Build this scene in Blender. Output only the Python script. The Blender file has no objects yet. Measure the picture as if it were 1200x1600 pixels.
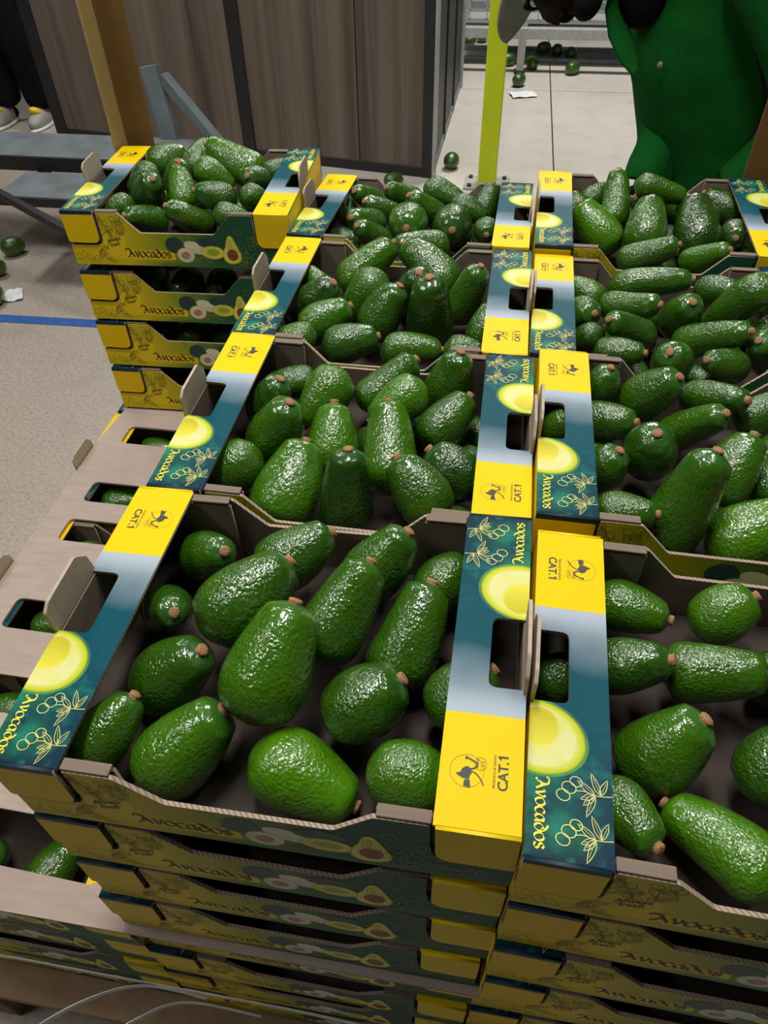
import bpy, bmesh, math, random
from mathutils import Vector, Matrix, Euler
sc = bpy.context.scene
COL = sc.collection
random.seed(7)
R = math.radians

# ---------------------------------------------------------------- camera
cam_d = bpy.data.cameras.new('camera')
cam = bpy.data.objects.new('camera', cam_d); COL.objects.link(cam)
cam_d.sensor_fit = 'VERTICAL'; cam_d.sensor_height = 32.0
cam_d.lens = 32.0 * 1130.71 / 1600.0
cam_d.clip_start = 0.02; cam_d.clip_end = 60
cam.matrix_world = Matrix([[0.986463, -0.102892, 0.127684, 0.348223], [0.163003, 0.700194, -0.695095, -0.199205], [-0.017883, 0.706499, 0.707488, 0.510614], [0, 0, 0, 1]])
sc.camera = cam

# ---------------------------------------------------------------- world, lamps, exposure
w = bpy.data.worlds.new('hall'); sc.world = w; w.use_nodes = True
w.node_tree.nodes['Background'].inputs[0].default_value = (0.75, 0.85, 1.0, 1)
w.node_tree.nodes['Background'].inputs[1].default_value = 0.02
def area(name, loc, size, power, col=(1, .97, .92), target=None):
    d = bpy.data.lights.new(name, 'AREA'); d.shape = 'RECTANGLE'; d.size, d.size_y = size
    d.energy = power; d.color = col
    o = bpy.data.objects.new(name, d); COL.objects.link(o); o.location = loc
    if target: o.rotation_euler = (Vector(target) - Vector(loc)).to_track_quat('-Z', 'Y').to_euler()
    return o
area('ceiling_lamp', (0.10, 0.62, 2.1), (0.24, 1.1), 40)
area('ceiling_lamp', (1.25, 0.9, 2.2), (0.24, 1.1), 17)
area('ceiling_lamp', (-1.5, -0.3, 2.2), (0.34, 1.15), 26)
area('ceiling_lamp', (-2.3, 3.2, 2.3), (0.34, 1.15), 46)
area('ceiling_lamp', (0.6, 5.2, 2.6), (1.4, 0.4), 140)
area('ceiling_lamp', (-0.7, 3.0, 2.4), (1.4, 0.3), 22)
sc.view_settings.view_transform = 'Standard'; sc.view_settings.look = 'None'
sc.view_settings.gamma = 1; sc.view_settings.use_curve_mapping = False
sc.view_settings.exposure = 0.0

# ---------------------------------------------------------------- node helpers
class S:
    """a scalar socket with arithmetic"""
    def __init__(s, nt, sock): s.nt, s.k = nt, sock
    def op(s, kind, *a, clamp=False):
        n = s.nt.nodes.new('ShaderNodeMath'); n.operation = kind; n.use_clamp = clamp
        for i, v in enumerate((s,) + a):
            if isinstance(v, S): s.nt.links.new(v.k, n.inputs[i])
            else: n.inputs[i].default_value = v
        return S(s.nt, n.outputs[0])
    def __add__(s, o): return s.op('ADD', o)
    def __sub__(s, o): return s.op('SUBTRACT', o)
    def __mul__(s, o): return s.op('MULTIPLY', o)
    def __truediv__(s, o): return s.op('DIVIDE', o)
    def sq(s): return s.op('MULTIPLY', s)
    def gt(s, o): return s.op('GREATER_THAN', o)
    def lt(s, o): return s.op('LESS_THAN', o)
    def ramp(s, a, b):
        n = s.nt.nodes.new('ShaderNodeMapRange'); n.clamp = True
        s.nt.links.new(s.k, n.inputs[0]); n.inputs[1].default_value = a; n.inputs[2].default_value = b
        return S(s.nt, n.outputs[0])
class Mat:
    def __init__(s, name, rough=.5, spec=.5, coat=0):
        s.m = bpy.data.materials.new(name); s.m.use_nodes = True; s.nt = s.m.node_tree
        s.b = s.nt.nodes['Principled BSDF']
        s.b.inputs['Roughness'].default_value = rough; s.b.inputs['Specular IOR Level'].default_value = spec
        if coat: s.b.inputs['Coat Weight'].default_value = coat; s.b.inputs['Coat Roughness'].default_value = .2
        s.tc = s.nt.nodes.new('ShaderNodeTexCoord')
    def xyz(s, out='Object'):
        n = s.nt.nodes.new('ShaderNodeSeparateXYZ'); s.nt.links.new(s.tc.outputs[out], n.inputs[0])
        return [S(s.nt, n.outputs[i]) for i in range(3)]
    def noise(s, scale, detail=3, vec=None, rough=.5):
        n = s.nt.nodes.new('ShaderNodeTexNoise'); n.inputs['Scale'].default_value = scale
        n.inputs['Detail'].default_value = detail; n.inputs['Roughness'].default_value = rough
        s.nt.links.new(vec if vec is not None else s.tc.outputs['Object'], n.inputs['Vector'])
        return S(s.nt, n.outputs['Fac'])
    def voro(s, scale, vec=None, feature='F1'):
        n = s.nt.nodes.new('ShaderNodeTexVoronoi'); n.inputs['Scale'].default_value = scale; n.feature = feature
        s.nt.links.new(vec if vec is not None else s.tc.outputs['Object'], n.inputs['Vector'])
        return S(s.nt, n.outputs['Distance'])
    def mapping(s, scale=(1, 1, 1), vec=None):
        n = s.nt.nodes.new('ShaderNodeMapping'); n.inputs['Scale'].default_value = scale
        s.nt.links.new(vec if vec is not None else s.tc.outputs['Object'], n.inputs['Vector'])
        return n.outputs[0]
    def mix(s, f, a, b):
        n = s.nt.nodes.new('ShaderNodeMix'); n.data_type = 'RGBA'; n.clamp_factor = True
        for i, v in ((0, f), (6, a), (7, b)):
            if isinstance(v, S): s.nt.links.new(v.k, n.inputs[i])
            elif hasattr(v, 'is_output'): s.nt.links.new(v, n.inputs[i])
            elif i == 0: n.inputs[0].default_value = v
            else: n.inputs[i].default_value = (*v, 1)
        return n.outputs[2]
    def base(s, c):
        if hasattr(c, 'is_output'): s.nt.links.new(c, s.b.inputs['Base Color'])
        else: s.b.inputs['Base Color'].default_value = (*c, 1)
        return s
    def bump(s, h, strength=.3, dist=.001):
        n = s.nt.nodes.new('ShaderNodeBump'); n.inputs['Strength'].default_value = strength
        n.inputs['Distance'].default_value = dist; s.nt.links.new(h.k, n.inputs['Height'])
        s.nt.links.new(n.outputs[0], s.b.inputs['Normal']); return s
def plain(name, col, rough=.5, spec=.5, var=.12, scale=30):
    m = Mat(name, rough, spec)
    n = m.noise(scale).ramp(.3, .7)
    return m.base(m.mix(n, [c * (1 - var) for c in col], [min(1, c * (1 + var)) for c in col])).m

# ---------------------------------------------------------------- materials
YEL = (0.80, 0.545, 0.0); TEAL = (0.0, 0.085, 0.115)
def mat_ledge():
    m = Mat('printed_ledge', .5, .12); x, y, z = m.xyz()
    n = m.noise(70, 4); n2 = m.noise(28, 3)
    teal = m.mix(y.ramp(.10, .0), (.0, .066, .092), (.002, .022, .045))
    teal = m.mix((n2.ramp(.35, .7) * x.ramp(.055, .0)) * y.ramp(.075, .05) * y.ramp(.0, .02), teal, (.03, .30, .10))
    teal = m.mix(n.ramp(.5, .8) * y.ramp(.11, .06), teal, (.01, .20, .15))
    c = m.mix((y + x * .1 + (n2 - .5) * .02).ramp(.15, .212), teal, (.30, .36, .42))
    c = m.mix(y.ramp(.185, .207) * .7, c, (.42, .48, .55))
    # the printed avocado half
    dx = (x - .006) / .036; dy = (y - .0885) / .0300
    d = (dx.sq() + dy.sq() + dx * dy * .25).op('SQRT') + (n - .5) * .10
    c = m.mix(d.lt(1.05) * (n.ramp(.3, .6) * .7 + .2), c, (.12, .30, .05))
    c = m.mix(d.ramp(1.0, .94), c, (.48, .54, .01))
    c = m.mix(d.ramp(.92, .78), c, (.64, .63, .17))
    c = m.mix((n2.ramp(.45, .6) * d.lt(.8)) * .6, c, (.68, .68, .36))
    px = (x - .007) / .0155; py = (y - .096) / .0165
    e = (px.sq() + py.sq()).op('SQRT')
    c = m.mix(e.ramp(1.03, .9), c, m.mix(py.ramp(-1, 1), (.70, .64, .06), (.50, .43, .02)))
    c = m.mix(y.gt(.2095), c, YEL)
    flute = y * 900.0
    m.base(c).bump(flute.op('SINE') * .35 + m.noise(40) * 2.0, .05, .0005)
    return m.m
def mat_front():
    m = Mat('printed_panel', .5, .25); x, y, z = m.xyz()
    n = m.noise(35, 4)
    xx = x + (n - .5) * .05
    c = m.mix(xx.ramp(.105, .19), (.62, .50, .012), (.17, .27, .02))
    c = m.mix(xx.ramp(.18, .27), c, (.012, .085, .045))
    c = m.mix(z.ramp(.012, .0) * x.ramp(.1, .18), c, (.03, .14, .04))
    band = z.gt(.0125) * z.lt(.029) * x.lt(.188)
    c = m.mix(band, c, (.80, .58, .008))
    ang = ((x - .083) / .021).sq() + ((z - .043) / .017).sq() + (m.noise(120) - .5) * .5
    c = m.mix(ang.lt(1), c, (.80, .60, .01))
    c = m.mix(n.ramp(.55, .75) * x.ramp(.26, .3), c, (.02, .12, .06))
    return m.base(c).bump(m.noise(60), .06, .001).m
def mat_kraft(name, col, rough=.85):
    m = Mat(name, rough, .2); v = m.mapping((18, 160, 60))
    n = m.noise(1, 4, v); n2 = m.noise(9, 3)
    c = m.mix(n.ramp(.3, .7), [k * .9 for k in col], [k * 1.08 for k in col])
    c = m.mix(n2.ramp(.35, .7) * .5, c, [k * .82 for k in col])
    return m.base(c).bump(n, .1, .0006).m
def mat_edge():
    m = Mat('corrugated_edge', .9, .1); x, y, z = m.xyz()
    s = ((x + y) * 1300.0).op('SINE') * .5 + .5
    return m.base(m.mix(s.ramp(.3, .6), (.26, .19, .14), (.42, .33, .26))).m
def mat_avocado():
    m = Mat('avocado_skin', .3, .5, coat=1.0); m.b.inputs['Coat Roughness'].default_value = .10; m.b.inputs['Coat IOR'].default_value = 1.65
    oi = m.nt.nodes.new('ShaderNodeObjectInfo'); rnd = S(m.nt, oi.outputs['Random'])
    add = m.nt.nodes.new('ShaderNodeVectorMath'); add.operation = 'ADD'
    mp = m.mapping((1, 1, 1.42)); m.nt.links.new(mp, add.inputs[0])
    comb = m.nt.nodes.new('ShaderNodeCombineXYZ'); r9 = rnd * 37.0
    for i in range(3): m.nt.links.new(r9.k, comb.inputs[i])
    m.nt.links.new(comb.outputs[0], add.inputs[1]); v = add.outputs[0]
    sep = m.nt.nodes.new('ShaderNodeSeparateColor'); m.nt.links.new(oi.outputs['Color'], sep.inputs[0])
    tone = S(m.nt, sep.outputs[0])
    x, y, z = m.xyz()
    big = m.noise(2.6, 3, v); mid = m.noise(14, 3, v)
    c = m.mix((tone + (big - .5) * .55).ramp(0, 1), (.002, .020, .003), (.060, .205, .0015))
    c = m.mix(mid.ramp(.35, .75) * .55, c, m.mix(tone, (.005, .046, .003), (.095, .25, .002)))
    smooth = (z + (big - .5) * .3).ramp(.18, .42)
    dots = m.voro(34, v).ramp(.25, .12) * smooth.op('MULTIPLY_ADD', -1.0, 1.0)
    c = m.mix(dots * .38, c, (.30, .42, .03))
    spots = m.voro(7, v).ramp(.07, .05)
    c = m.mix(spots * .7, c, (.02, .018, .008))
    c = m.mix(z.ramp(.43, .5) * .6, c, (.03, .13, .035))
    m.base(c)
    peb = m.voro(25, v, 'SMOOTH_F1'); peb2 = m.noise(19, 2, v)
    h = (peb * -1.0 + peb2 * 1.3) * (smooth * -.75 + 1.0)
    h = h + m.noise(7, 2, v) * 1.5
    m.bump(h, .44, .0020)
    m.nt.links.new(m.b.inputs['Normal'].links[0].from_socket, m.b.inputs['Coat Normal']); m.b.inputs['Specular IOR Level'].default_value = .15
    m.nt.links.new((mid * .14 + .30).k, m.b.inputs['Roughness'])
    return m.m
def mat_concrete():
    m = Mat('concrete', .8, .3)
    fine = m.noise(90, 5, None, .7); v = m.voro(60); big = m.noise(1.3, 4); med = m.noise(7, 4)
    x, y, z = m.xyz()
    left = (x * -1.0 + (y * -.25) + (big - .5) * .6).ramp(-.3, .9)
    c = m.mix(big.ramp(.3, .7), (.45, .425, .38), (.54, .505, .45))
    c = m.mix(left, c, (.43, .375, .315))
    c = m.mix(fine.ramp(.45, .72) * (left * .6 + .12), c, (.16, .14, .12))
    c = m.mix(v.ramp(.16, .08) * left * .5, c, (.62, .57, .50))
    c = m.mix(med.ramp(.5, .8) * .35, c, (.28, .25, .21))
    return m.base(c).bump(fine, .25, .003).m
def mat_wood():
    m = Mat('laminate_wood', .42, .4)
    n = m.noise(1, 4, m.mapping((9, 9, .25))); n2 = m.noise(1, 5, m.mapping((60, 60, 1.2)))
    c = m.mix(n.ramp(.3, .7), (.062, .046, .037), (.20, .158, .122))
    c = m.mix(n2.ramp(.4, .8) * .45, c, (.20, .17, .14))
    return m.base(c).m
def mat_cloth(name, col):
    m = Mat(name, .9, .1); n = m.noise(12, 4)
    m.base(m.mix(n.ramp(.3, .7), [c * .8 for c in col], [c * 1.15 for c in col])).bump(m.noise(5, 3), .5, .03)
    return m.m
def mat_stem():
    m = Mat('dry_stem', .8, .2); n = m.noise(5, 4); v = m.voro(3)
    return m.base(m.mix(n.ramp(.35, .65), (.20, .085, .035), (.46, .26, .13))).bump(v, .6, .0008).m
def mat_tuck():
    m = Mat('printed_tuck_flap', .5, .25); x, y, z = m.xyz()
    return m.base(m.mix(z.gt(.0915), YEL, (.006, .03, .05))).m
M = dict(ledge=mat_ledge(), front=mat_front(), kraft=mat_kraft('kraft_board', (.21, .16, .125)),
         kraftshade=mat_kraft('kraft_bottom_shaded', (.062, .048, .04)), kraftlight=mat_kraft('kraft_flap', (.46, .385, .30)), pad=mat_kraft('layer_board', (.43, .345, .30)), edge=mat_edge(),  # bottom kraft darkened: the shade between the fruit is in its colour
         yellow=plain('yellow_print', (.78, .58, .004), .5, .25, .05), avo=mat_avocado(), stem=mat_stem(),
         conc=mat_concrete(), wood=mat_wood(), corner=mat_kraft('corner_board', (.15, .085, .022)), cornerlit=mat_kraft('corner_board_lit', (.34, .24, .085)), navy=mat_tuck(),  # one cardboard in two tones: side leg painted lit, back leg painted shaded
         dark=plain('dark_metal', (.018, .017, .017), .5), steel=plain('grey_steel', (.17, .20, .215), .45, .5, .2, 9),
         palesteel=plain('pale_steel', (.36, .37, .36), .4), lime=plain('lime_paint', (.56, .66, .006), .5, .4, .05, 4),
         blue=plain('blue_paint', (.02, .10, .38), .6), paper=plain('white_paper', (.7, .72, .75), .8),
         ink=plain('grey_ink', (.035, .04, .035), .6), gold=plain('yellow_ink', (.80, .66, .03), .5, .4, .1),
         palegold=plain('pale_yellow_ink', (.62, .60, .18), .5), olive=plain('olive_ink', (.13, .12, .008), .6),
         blackink=plain('black_ink', (.02, .02, .01), .6), greenline=plain('green_ink', (.20, .27, .05), .6),
         f_dark=plain('printed_dark_skin', (.008, .055, .045), .5, .5, .3), f_white=plain('printed_flesh', (.70, .66, .50), .5),
         f_pink=plain('printed_seed', (.42, .20, .15), .5, .5, .35, 120), f_yel=plain('printed_yellow_flesh', (.72, .66, .10), .5),
         f_rim=plain('printed_green_rim', (.36, .46, .02), .5), f_pit=plain('printed_pit', (.22, .045, .012), .5, .5, .3, 90),
         coat=mat_cloth('green_coat_cloth', (.004, .085, .011)), black=mat_cloth('black_cloth', (.008, .008, .009)),
         skin=plain('dark_skin', (.011, .006, .004), .8, .1), cap=plain('pale_cap', (.36, .37, .33), .8),
         strap=plain('plastic_strap', (.62, .66, .64), .35), pallet=plain('pallet_wood', (.28, .18, .10), .8),
         shoe=plain('grey_shoe', (.30, .30, .29), .7), sole=plain('white_sole', (.65, .64, .6), .6),
         shoeyel=plain('yellow_shoe_tongue', (.75, .55, .02), .6), button=plain('bone_button', (.16, .15, .08), .5))

# ---------------------------------------------------------------- mesh helpers
def link(name, mesh, parent=None, mats=None):
    if mats:
        mesh.materials.clear()
        for k in mats: mesh.materials.append(M[k])
    o = bpy.data.objects.new(name, mesh); COL.objects.link(o)
    if parent is not None: o.parent = parent
    return o
def tag(o, label=None, cat=None, group=None, kind=None):
    for k, v in (('label', label), ('category', cat), ('group', group), ('kind', kind)):
        if v: o[k] = v
    return o
def empty(name, mw=Matrix()):
    o = bpy.data.objects.new(name, None); COL.objects.link(o); o.empty_display_size = .05
    o.matrix_world = mw; return o
def copy_tree(o, parent=None):
    c = o.copy(); COL.objects.link(c)
    if parent is not None: c.parent = parent
    for ch in list(o.children): copy_tree(ch, c)
    return c
def to_mesh(curve):
    o = bpy.data.objects.new('tmp', curve); COL.objects.link(o)
    dg = bpy.context.evaluated_depsgraph_get(); dg.update()
    me = bpy.data.meshes.new_from_object(o.evaluated_get(dg))
    bpy.data.objects.remove(o); return me
def rnd_poly(pts, rad, seg=5):
    """polygon with rounded corners; rad = one number or one per corner"""
    out = []; n = len(pts)
    for i in range(n):
        p = Vector(pts[i]); a = Vector(pts[i - 1]); b = Vector(pts[(i + 1) % n])
        r = rad[i] if isinstance(rad, (list, tuple)) else rad
        if r <= 0: out.append(p); continue
        u = (a - p).normalized(); v = (b - p).normalized(); ang = u.angle(v)
        t = min(r / math.tan(ang / 2), (a - p).length * .49, (b - p).length * .49)
        p0 = p + u * t; p1 = p + v * t
        for k in range(seg + 1):
            s = k / seg; out.append(p0 * (1 - s) ** 2 + p * 2 * s * (1 - s) + p1 * s ** 2)
    return [(q[0], q[1]) for q in out]
def slab(polys, t, mw=Matrix()):
    """flat plate from outlines (later ones may be holes), thickness t centred on z=0 of its own frame, then moved by mw"""
    c = bpy.data.curves.new('c', 'CURVE'); c.dimensions = '2D'; c.fill_mode = 'BOTH'; c.extrude = t / 2
    for p in polys:
        s = c.splines.new('POLY'); s.points.add(len(p) - 1); s.use_cyclic_u = True
        for i, q in enumerate(p): s.points[i].co = (q[0], q[1], 0, 1)
    me = to_mesh(c); me.transform(mw); return me
def faces_mat(me, fn):
    for p in me.polygons: p.material_index = fn(p)
    return me
def join(items):
    """items: (mesh, matrix); one mesh with all their materials"""
    bm = bmesh.new(); mats = []
    for me, mw in items:
        t = me.copy(); t.transform(mw); n0 = len(bm.faces); bm.from_mesh(t); bm.faces.ensure_lookup_table()
        for f in bm.faces[n0:]:
            k = me.materials[min(f.material_index, len(me.materials) - 1)] if len(me.materials) else None
            if k not in mats: mats.append(k)
            f.material_index = mats.index(k)
        bpy.data.meshes.remove(t)
    me = bpy.data.meshes.new('joined'); bm.to_mesh(me); bm.free()
    for k in mats: me.materials.append(k)
    return me
def box_mesh(a, b, bev=0):
    bm = bmesh.new(); bmesh.ops.create_cube(bm, size=1)
    a, b = Vector(a), Vector(b)
    for v in bm.verts: v.co = Vector([(a[i] + b[i]) / 2 + v.co[i] * (b[i] - a[i]) for i in range(3)])
    if bev: bmesh.ops.bevel(bm, geom=bm.edges[:], offset=bev, segments=2, affect='EDGES', profile=.5)
    me = bpy.data.meshes.new('m'); bm.to_mesh(me); bm.free(); return me
def bar_mesh(p, q, wd, ht, bev=.003):
    p, q = Vector(p), Vector(q); L = (q - p).length
    me = box_mesh((-wd / 2, -ht / 2, 0), (wd / 2, ht / 2, L), bev)
    z = (q - p).normalized(); up = Vector((0, 0, 1)) if abs(z.z) < .95 else Vector((0, 1, 0))
    x = up.cross(z).normalized(); y = z.cross(x)
    me.transform(Matrix.Translation(p) @ Matrix((x, y, z)).transposed().to_4x4()); return me
def pyd(verts, faces, smooth=False):
    me = bpy.data.meshes.new('m'); me.from_pydata(verts, [], faces); me.update()
    if smooth: me.shade_smooth()
    return me
def ribbon_data(pts, wd, closed=False, nib=None):
    """flat stroke along 2D points; nib=(angle, thin) varies the width like a broad pen"""
    V, F = [], []; n = len(pts); P = [Vector(p[:2]) for p in pts]
    for i in range(n):
        a = P[i - 1] if (i or closed) else P[i]; b = P[(i + 1) % n] if (i < n - 1 or closed) else P[i]
        d = (b - a).normalized() if (b - a).length > 1e-9 else Vector((1, 0))
        nn = Vector((-d.y, d.x)); h = wd / 2
        if nib:
            th = math.atan2(d.y, d.x) - nib[0]; h = math.hypot(wd * math.sin(th), nib[1]) / 2
        if callable(wd): h = wd(i / (n - 1)) / 2
        V += [tuple(P[i] + nn * h) + (0,), tuple(P[i] - nn * h) + (0,)]
    for i in range(n if closed else n - 1):
        j = (i + 1) % n; F.append((2 * i, 2 * i + 1, 2 * j + 1, 2 * j))
    return V, F
def smooth_pts(p, k=6, closed=False):
    out = []; n = len(p); g = lambda i: Vector(p[i % n] if closed else p[max(0, min(n - 1, i))])
    for i in range(n if closed else n - 1):
        a, b, c, d = g(i - 1), g(i), g(i + 1), g(i + 2)
        for s in range(k):
            t = s / k; out.append(tuple(.5 * ((2 * b) + (c - a) * t + (2 * a - 5 * b + 4 * c - d) * t * t + (3 * b - a - 3 * c + d) * t ** 3)))
    if not closed: out.append(tuple(p[-1]))
    return out
class Art:
    """flat print: polygons and strokes in (X, Y), each with a material, stacked in thin layers"""
    def __init__(s): s.V, s.F, s.mi, s.mats, s.z = [], [], [], [], 0
    def _add(s, V, F, mat):
        if mat not in s.mats: s.mats.append(mat)
        o = len(s.V); s.z += .000012
        s.V += [(v[0], v[1], s.z) for v in V]; s.F += [tuple(i + o for i in f) for f in F]; s.mi += [s.mats.index(mat)] * len(F)
    def stroke(s, pts, wd, mat, closed=False, nib=None): s._add(*ribbon_data(pts, wd, closed, nib), mat)
    def fill(s, pts, mat): s._add([(p[0], p[1], 0) for p in pts], [tuple(range(len(pts)))], mat)
    def ell(s, c, rx, ry, mat, rot=0, n=22):
        s.fill([(c[0] + rx * math.cos(t) * math.cos(rot) - ry * math.sin(t) * math.sin(rot), c[1] + rx * math.cos(t) * math.sin(rot) + ry * math.sin(t) * math.cos(rot)) for t in [2 * math.pi * i / n for i in range(n)]], mat)
    def ring(s, c, rx, ry, wd, mat, rot=0, n=22):
        s.stroke([(c[0] + rx * math.cos(t) * math.cos(rot) - ry * math.sin(t) * math.sin(rot), c[1] + rx * math.cos(t) * math.sin(rot) + ry * math.sin(t) * math.cos(rot)) for t in [2 * math.pi * i / n for i in range(n)]], wd, mat, True)
    def text(s, me, mw, mat):
        s._add([tuple(mw @ v.co) for v in me.vertices], [tuple(p.vertices) for p in me.polygons], mat)
    def mesh(s, mw):
        me = bpy.data.meshes.new('print'); me.from_pydata([tuple(mw @ Vector(v)) for v in s.V], [], s.F)
        for k in s.mats: me.materials.append(M[k])
        for p, i in zip(me.polygons, s.mi): p.material_index = i
        me.update(); return me
TX = {}
def text_mesh(t, bold=0.0, shear=0.0):
    if (t, bold, shear) in TX: return TX[t, bold, shear]
    c = bpy.data.curves.new('t', 'FONT'); c.body = t; c.size = 1; c.align_x = 'CENTER'; c.offset = bold; c.shear = shear; c.resolution_u = 3
    TX[t, bold, shear] = me = to_mesh(c); return me
def leaf(art, a, ang, L, wd, line, mat):
    c, s = math.cos(ang), math.sin(ang); P = []
    for i in range(9):
        t = i / 8; P.append((t * L, math.sin(math.pi * t ** .8) * wd))
    P += [(q[0], -q[1] * .8) for q in P[-2:0:-1]]
    art.stroke([(a[0] + c * x - s * y, a[1] + s * x + c * y) for x, y in P], line, mat, True)
    art.stroke([(a[0] + c * x, a[1] + s * x) for x in (0, L * .75)], line * .6, mat)
GLYPH = {  # hand-drawn uncial letters: (advance, strokes)
 'A': (1.22, [[(-.28, 1.12), (-.22, 1.4), (.05, 1.42), (.42, 1.3), (.7, .7), (1.08, 0)], [(.55, 1.2), (.38, .55), (.12, .02), (-.12, .1)], [(.18, .42), (.5, .56), (.92, .46)], [(.2, .47), (.5, .61), (.9, .52)]]),
 'v': (.92, [[(-.04, .84), (.1, 1.0), (.2, .78), (.40, -.04)], [(.38, -.04), (.64, .48), (.76, .86), (.62, 1.06)]]),
 'o': (.98, [[(.45, 1.0), (.1, .8), (.04, .4), (.22, .04), (.5, 0), (.8, .25), (.84, .65), (.66, .95), (.45, 1.0)]]),
 'c': (.82, [[(.74, .86), (.46, 1.0), (.12, .76), (.06, .36), (.28, .02), (.58, .02), (.78, .2)]]),
 'a': (.98, [[(.72, .62), (.5, .98), (.16, .78), (.06, .36), (.24, .02), (.52, .12), (.72, .5)], [(.76, 1.0), (.72, .4), (.8, .02), (.96, .08)]]),
 'd': (1.0, [[(.72, .74), (.46, .9), (.12, .68), (.06, .34), (.28, .0), (.62, .06), (.84, .42), (.78, .86), (.5, 1.24), (.14, 1.42)]]),
 's': (.78, [[(.66, .82), (.44, 1.02), (.16, .84), (.22, .58), (.5, .46), (.66, .22), (.42, -.02), (.06, .12)]])}
def uncial(art, word, x0, y0, unit, mat, wd=.25):
    x = x0
    for ch in word:
        adv, strokes = GLYPH[ch]
        for s in strokes: art.stroke([(x + q[0] * unit, y0 + q[1] * unit) for q in smooth_pts(s, 5)], wd * unit, mat, nib=(R(35), .07 * unit))
        x += adv * unit

# ---------------------------------------------------------------- the carton: one of each part
CW, CD, CH, LW = .40, .297, .098, .06
HY0, HY1, HX = .118, .185, .0295        # handle hole in a ledge
def frame_xz(y): return Matrix(((1, 0, 0, 0), (0, 0, -1, y), (0, 1, 0, 0), (0, 0, 0, 1)))   # (X,Y,Z)->(x=X, z=Y, y=y-Z)
FLIP = Matrix.Translation((CW, CD, 0)) @ Matrix.Rotation(math.pi, 4, 'Z')
def carton_meshes():
    g = {}
    hi = CH - .004
    nz = CH - .0615; nx = LW + .0025
    front = rnd_poly([(.0, 0), (CW, 0), (CW, nz), (CW - nx, nz), (CW - nx, hi), (.298, hi), (.266, .060), (.134, .060), (.102, hi), (nx, hi), (nx, nz), (0, nz)], [0, 0, 0, .015, 0, .006, .008, .008, .006, 0, .015, 0], 4)
    me = slab([front], .0036, frame_xz(.0018))
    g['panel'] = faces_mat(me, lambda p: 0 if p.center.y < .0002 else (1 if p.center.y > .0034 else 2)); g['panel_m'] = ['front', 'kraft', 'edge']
    led = [(0, 0), (LW, 0), (LW, CD), (0, CD)] + rnd_poly([(0, HY1), (HX, HY1), (HX, HY0), (0, HY0)], [0, .007, .007, 0])
    me = slab([led], .0032, Matrix.Translation((0, 0, CH - .0016)))
    g['ledge'] = faces_mat(me, lambda p: 0 if p.center.z > CH - .0002 else (1 if p.center.z < CH - .0030 else 2)); g['ledge_m'] = ['ledge', 'kraft', 'edge']
    side = [(.0036, 0), (CD - .0036, 0), (CD - .0036, CH - .0034), (.0036, CH - .0034)]
    fyz = Matrix(((0, 0, 1, .0018), (1, 0, 0, 0), (0, 1, 0, 0), (0, 0, 0, 1)))
    me = slab([side], .0036, fyz)
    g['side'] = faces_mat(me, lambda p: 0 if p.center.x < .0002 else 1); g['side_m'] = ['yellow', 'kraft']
    g['bottom'] = box_mesh((.004, .004, 0), (CW - .004, CD - .004, .004)); g['bottom_m'] = ['kraftshade']
    tuck = rnd_poly([(0, CH - .056), (LW - .002, CH - .057), (LW - .002, CH), (0, CH)], [.004, .014, 0, 0])
    me = slab([tuck], .003, frame_xz(-.0012)); g['tuck'] = faces_mat(me, lambda p: 0 if p.center.y < -.0022 or p.center.z > CH - .0005 else 1); g['tuck_m'] = ['navy', 'kraft']
    tuck = rnd_poly([(CW - LW + .002, CH - .058), (CW, CH - .058), (CW, CH), (CW - LW + .002, CH)], [.014, .004, 0, 0])
    me = slab([tuck], .003, frame_xz(-.0012)); g['tuck2'] = faces_mat(me, lambda p: 0 if p.center.y < -.0022 or p.center.z > CH - .0005 else 1); g['tuck2_m'] = ['yellow', 'kraft']
    flap = rnd_poly([(HY0 - .002, 0), (HY1 + .004, 0), (HY1 + .001, .022), (HY1 - .012, .035), (HY0 + .006, .034), (HY0 - .003, .028)], [0, 0, .008, .008, .006, .004], 4)
    fm = Matrix(((0, 0, 1, .0008), (1, 0, 0, 0), (0, 1, 0, CH - .002), (0, 0, 0, 1)))
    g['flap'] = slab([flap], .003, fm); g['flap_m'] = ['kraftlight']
    cf = [(.004, .004), (.101, .004), (.101, hi - .002), (.004, hi - .002)]
    cm = slab([cf], .003, frame_xz(.0085))
    lip = box_mesh((LW + .001, .001, hi), (.100, .0105, hi + .0028), .0008)
    g['corner'] = join([(cm, Matrix()), (lip, Matrix())]); g['corner_m'] = ['kraft']
    cf2 = [(CW - a, b_) for a, b_ in cf]; cm = slab([cf2], .003, frame_xz(.0085))
    lip = box_mesh((CW - .100, .001, hi), (CW - LW - .001, .0105, hi + .0028), .0008)
    g['corner2'] = join([(cm, Matrix()), (lip, Matrix())])
    # prints on a ledge; upright frame X' = -y, Y' = +x
    up = lambda x0, y0, z=CH + .00025: Matrix(((0, 1, 0, x0), (-1, 0, 0, y0), (0, 0, 1, z), (0, 0, 0, 1)))
    a = Art()
    uncial(a, 'Avocados', 0, 0, .0064, 'gold')
    g['led_word'] = a.mesh(up(.0066, .0545))
    a = Art()
    a.text(text_mesh('CAT.', .022), Matrix.Translation((-.0028, -.0015, 0)) @ Matrix.Scale(.0100, 4), 'ink')
    a.fill([(q[0] + .0094, q[1] - .0015) for q in ((.0012, 0), (.0027, 0), (.0027, .0073), (.0014, .0073), (-.0004, .0059), (-.0004, .0046), (.0012, .0055))], 'ink')
    a.text(text_mesh('PRODUCE OF KENYA'), Matrix.Translation((0, .0072, 0)) @ Matrix.Scale(.0026, 4), 'ink')
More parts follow.
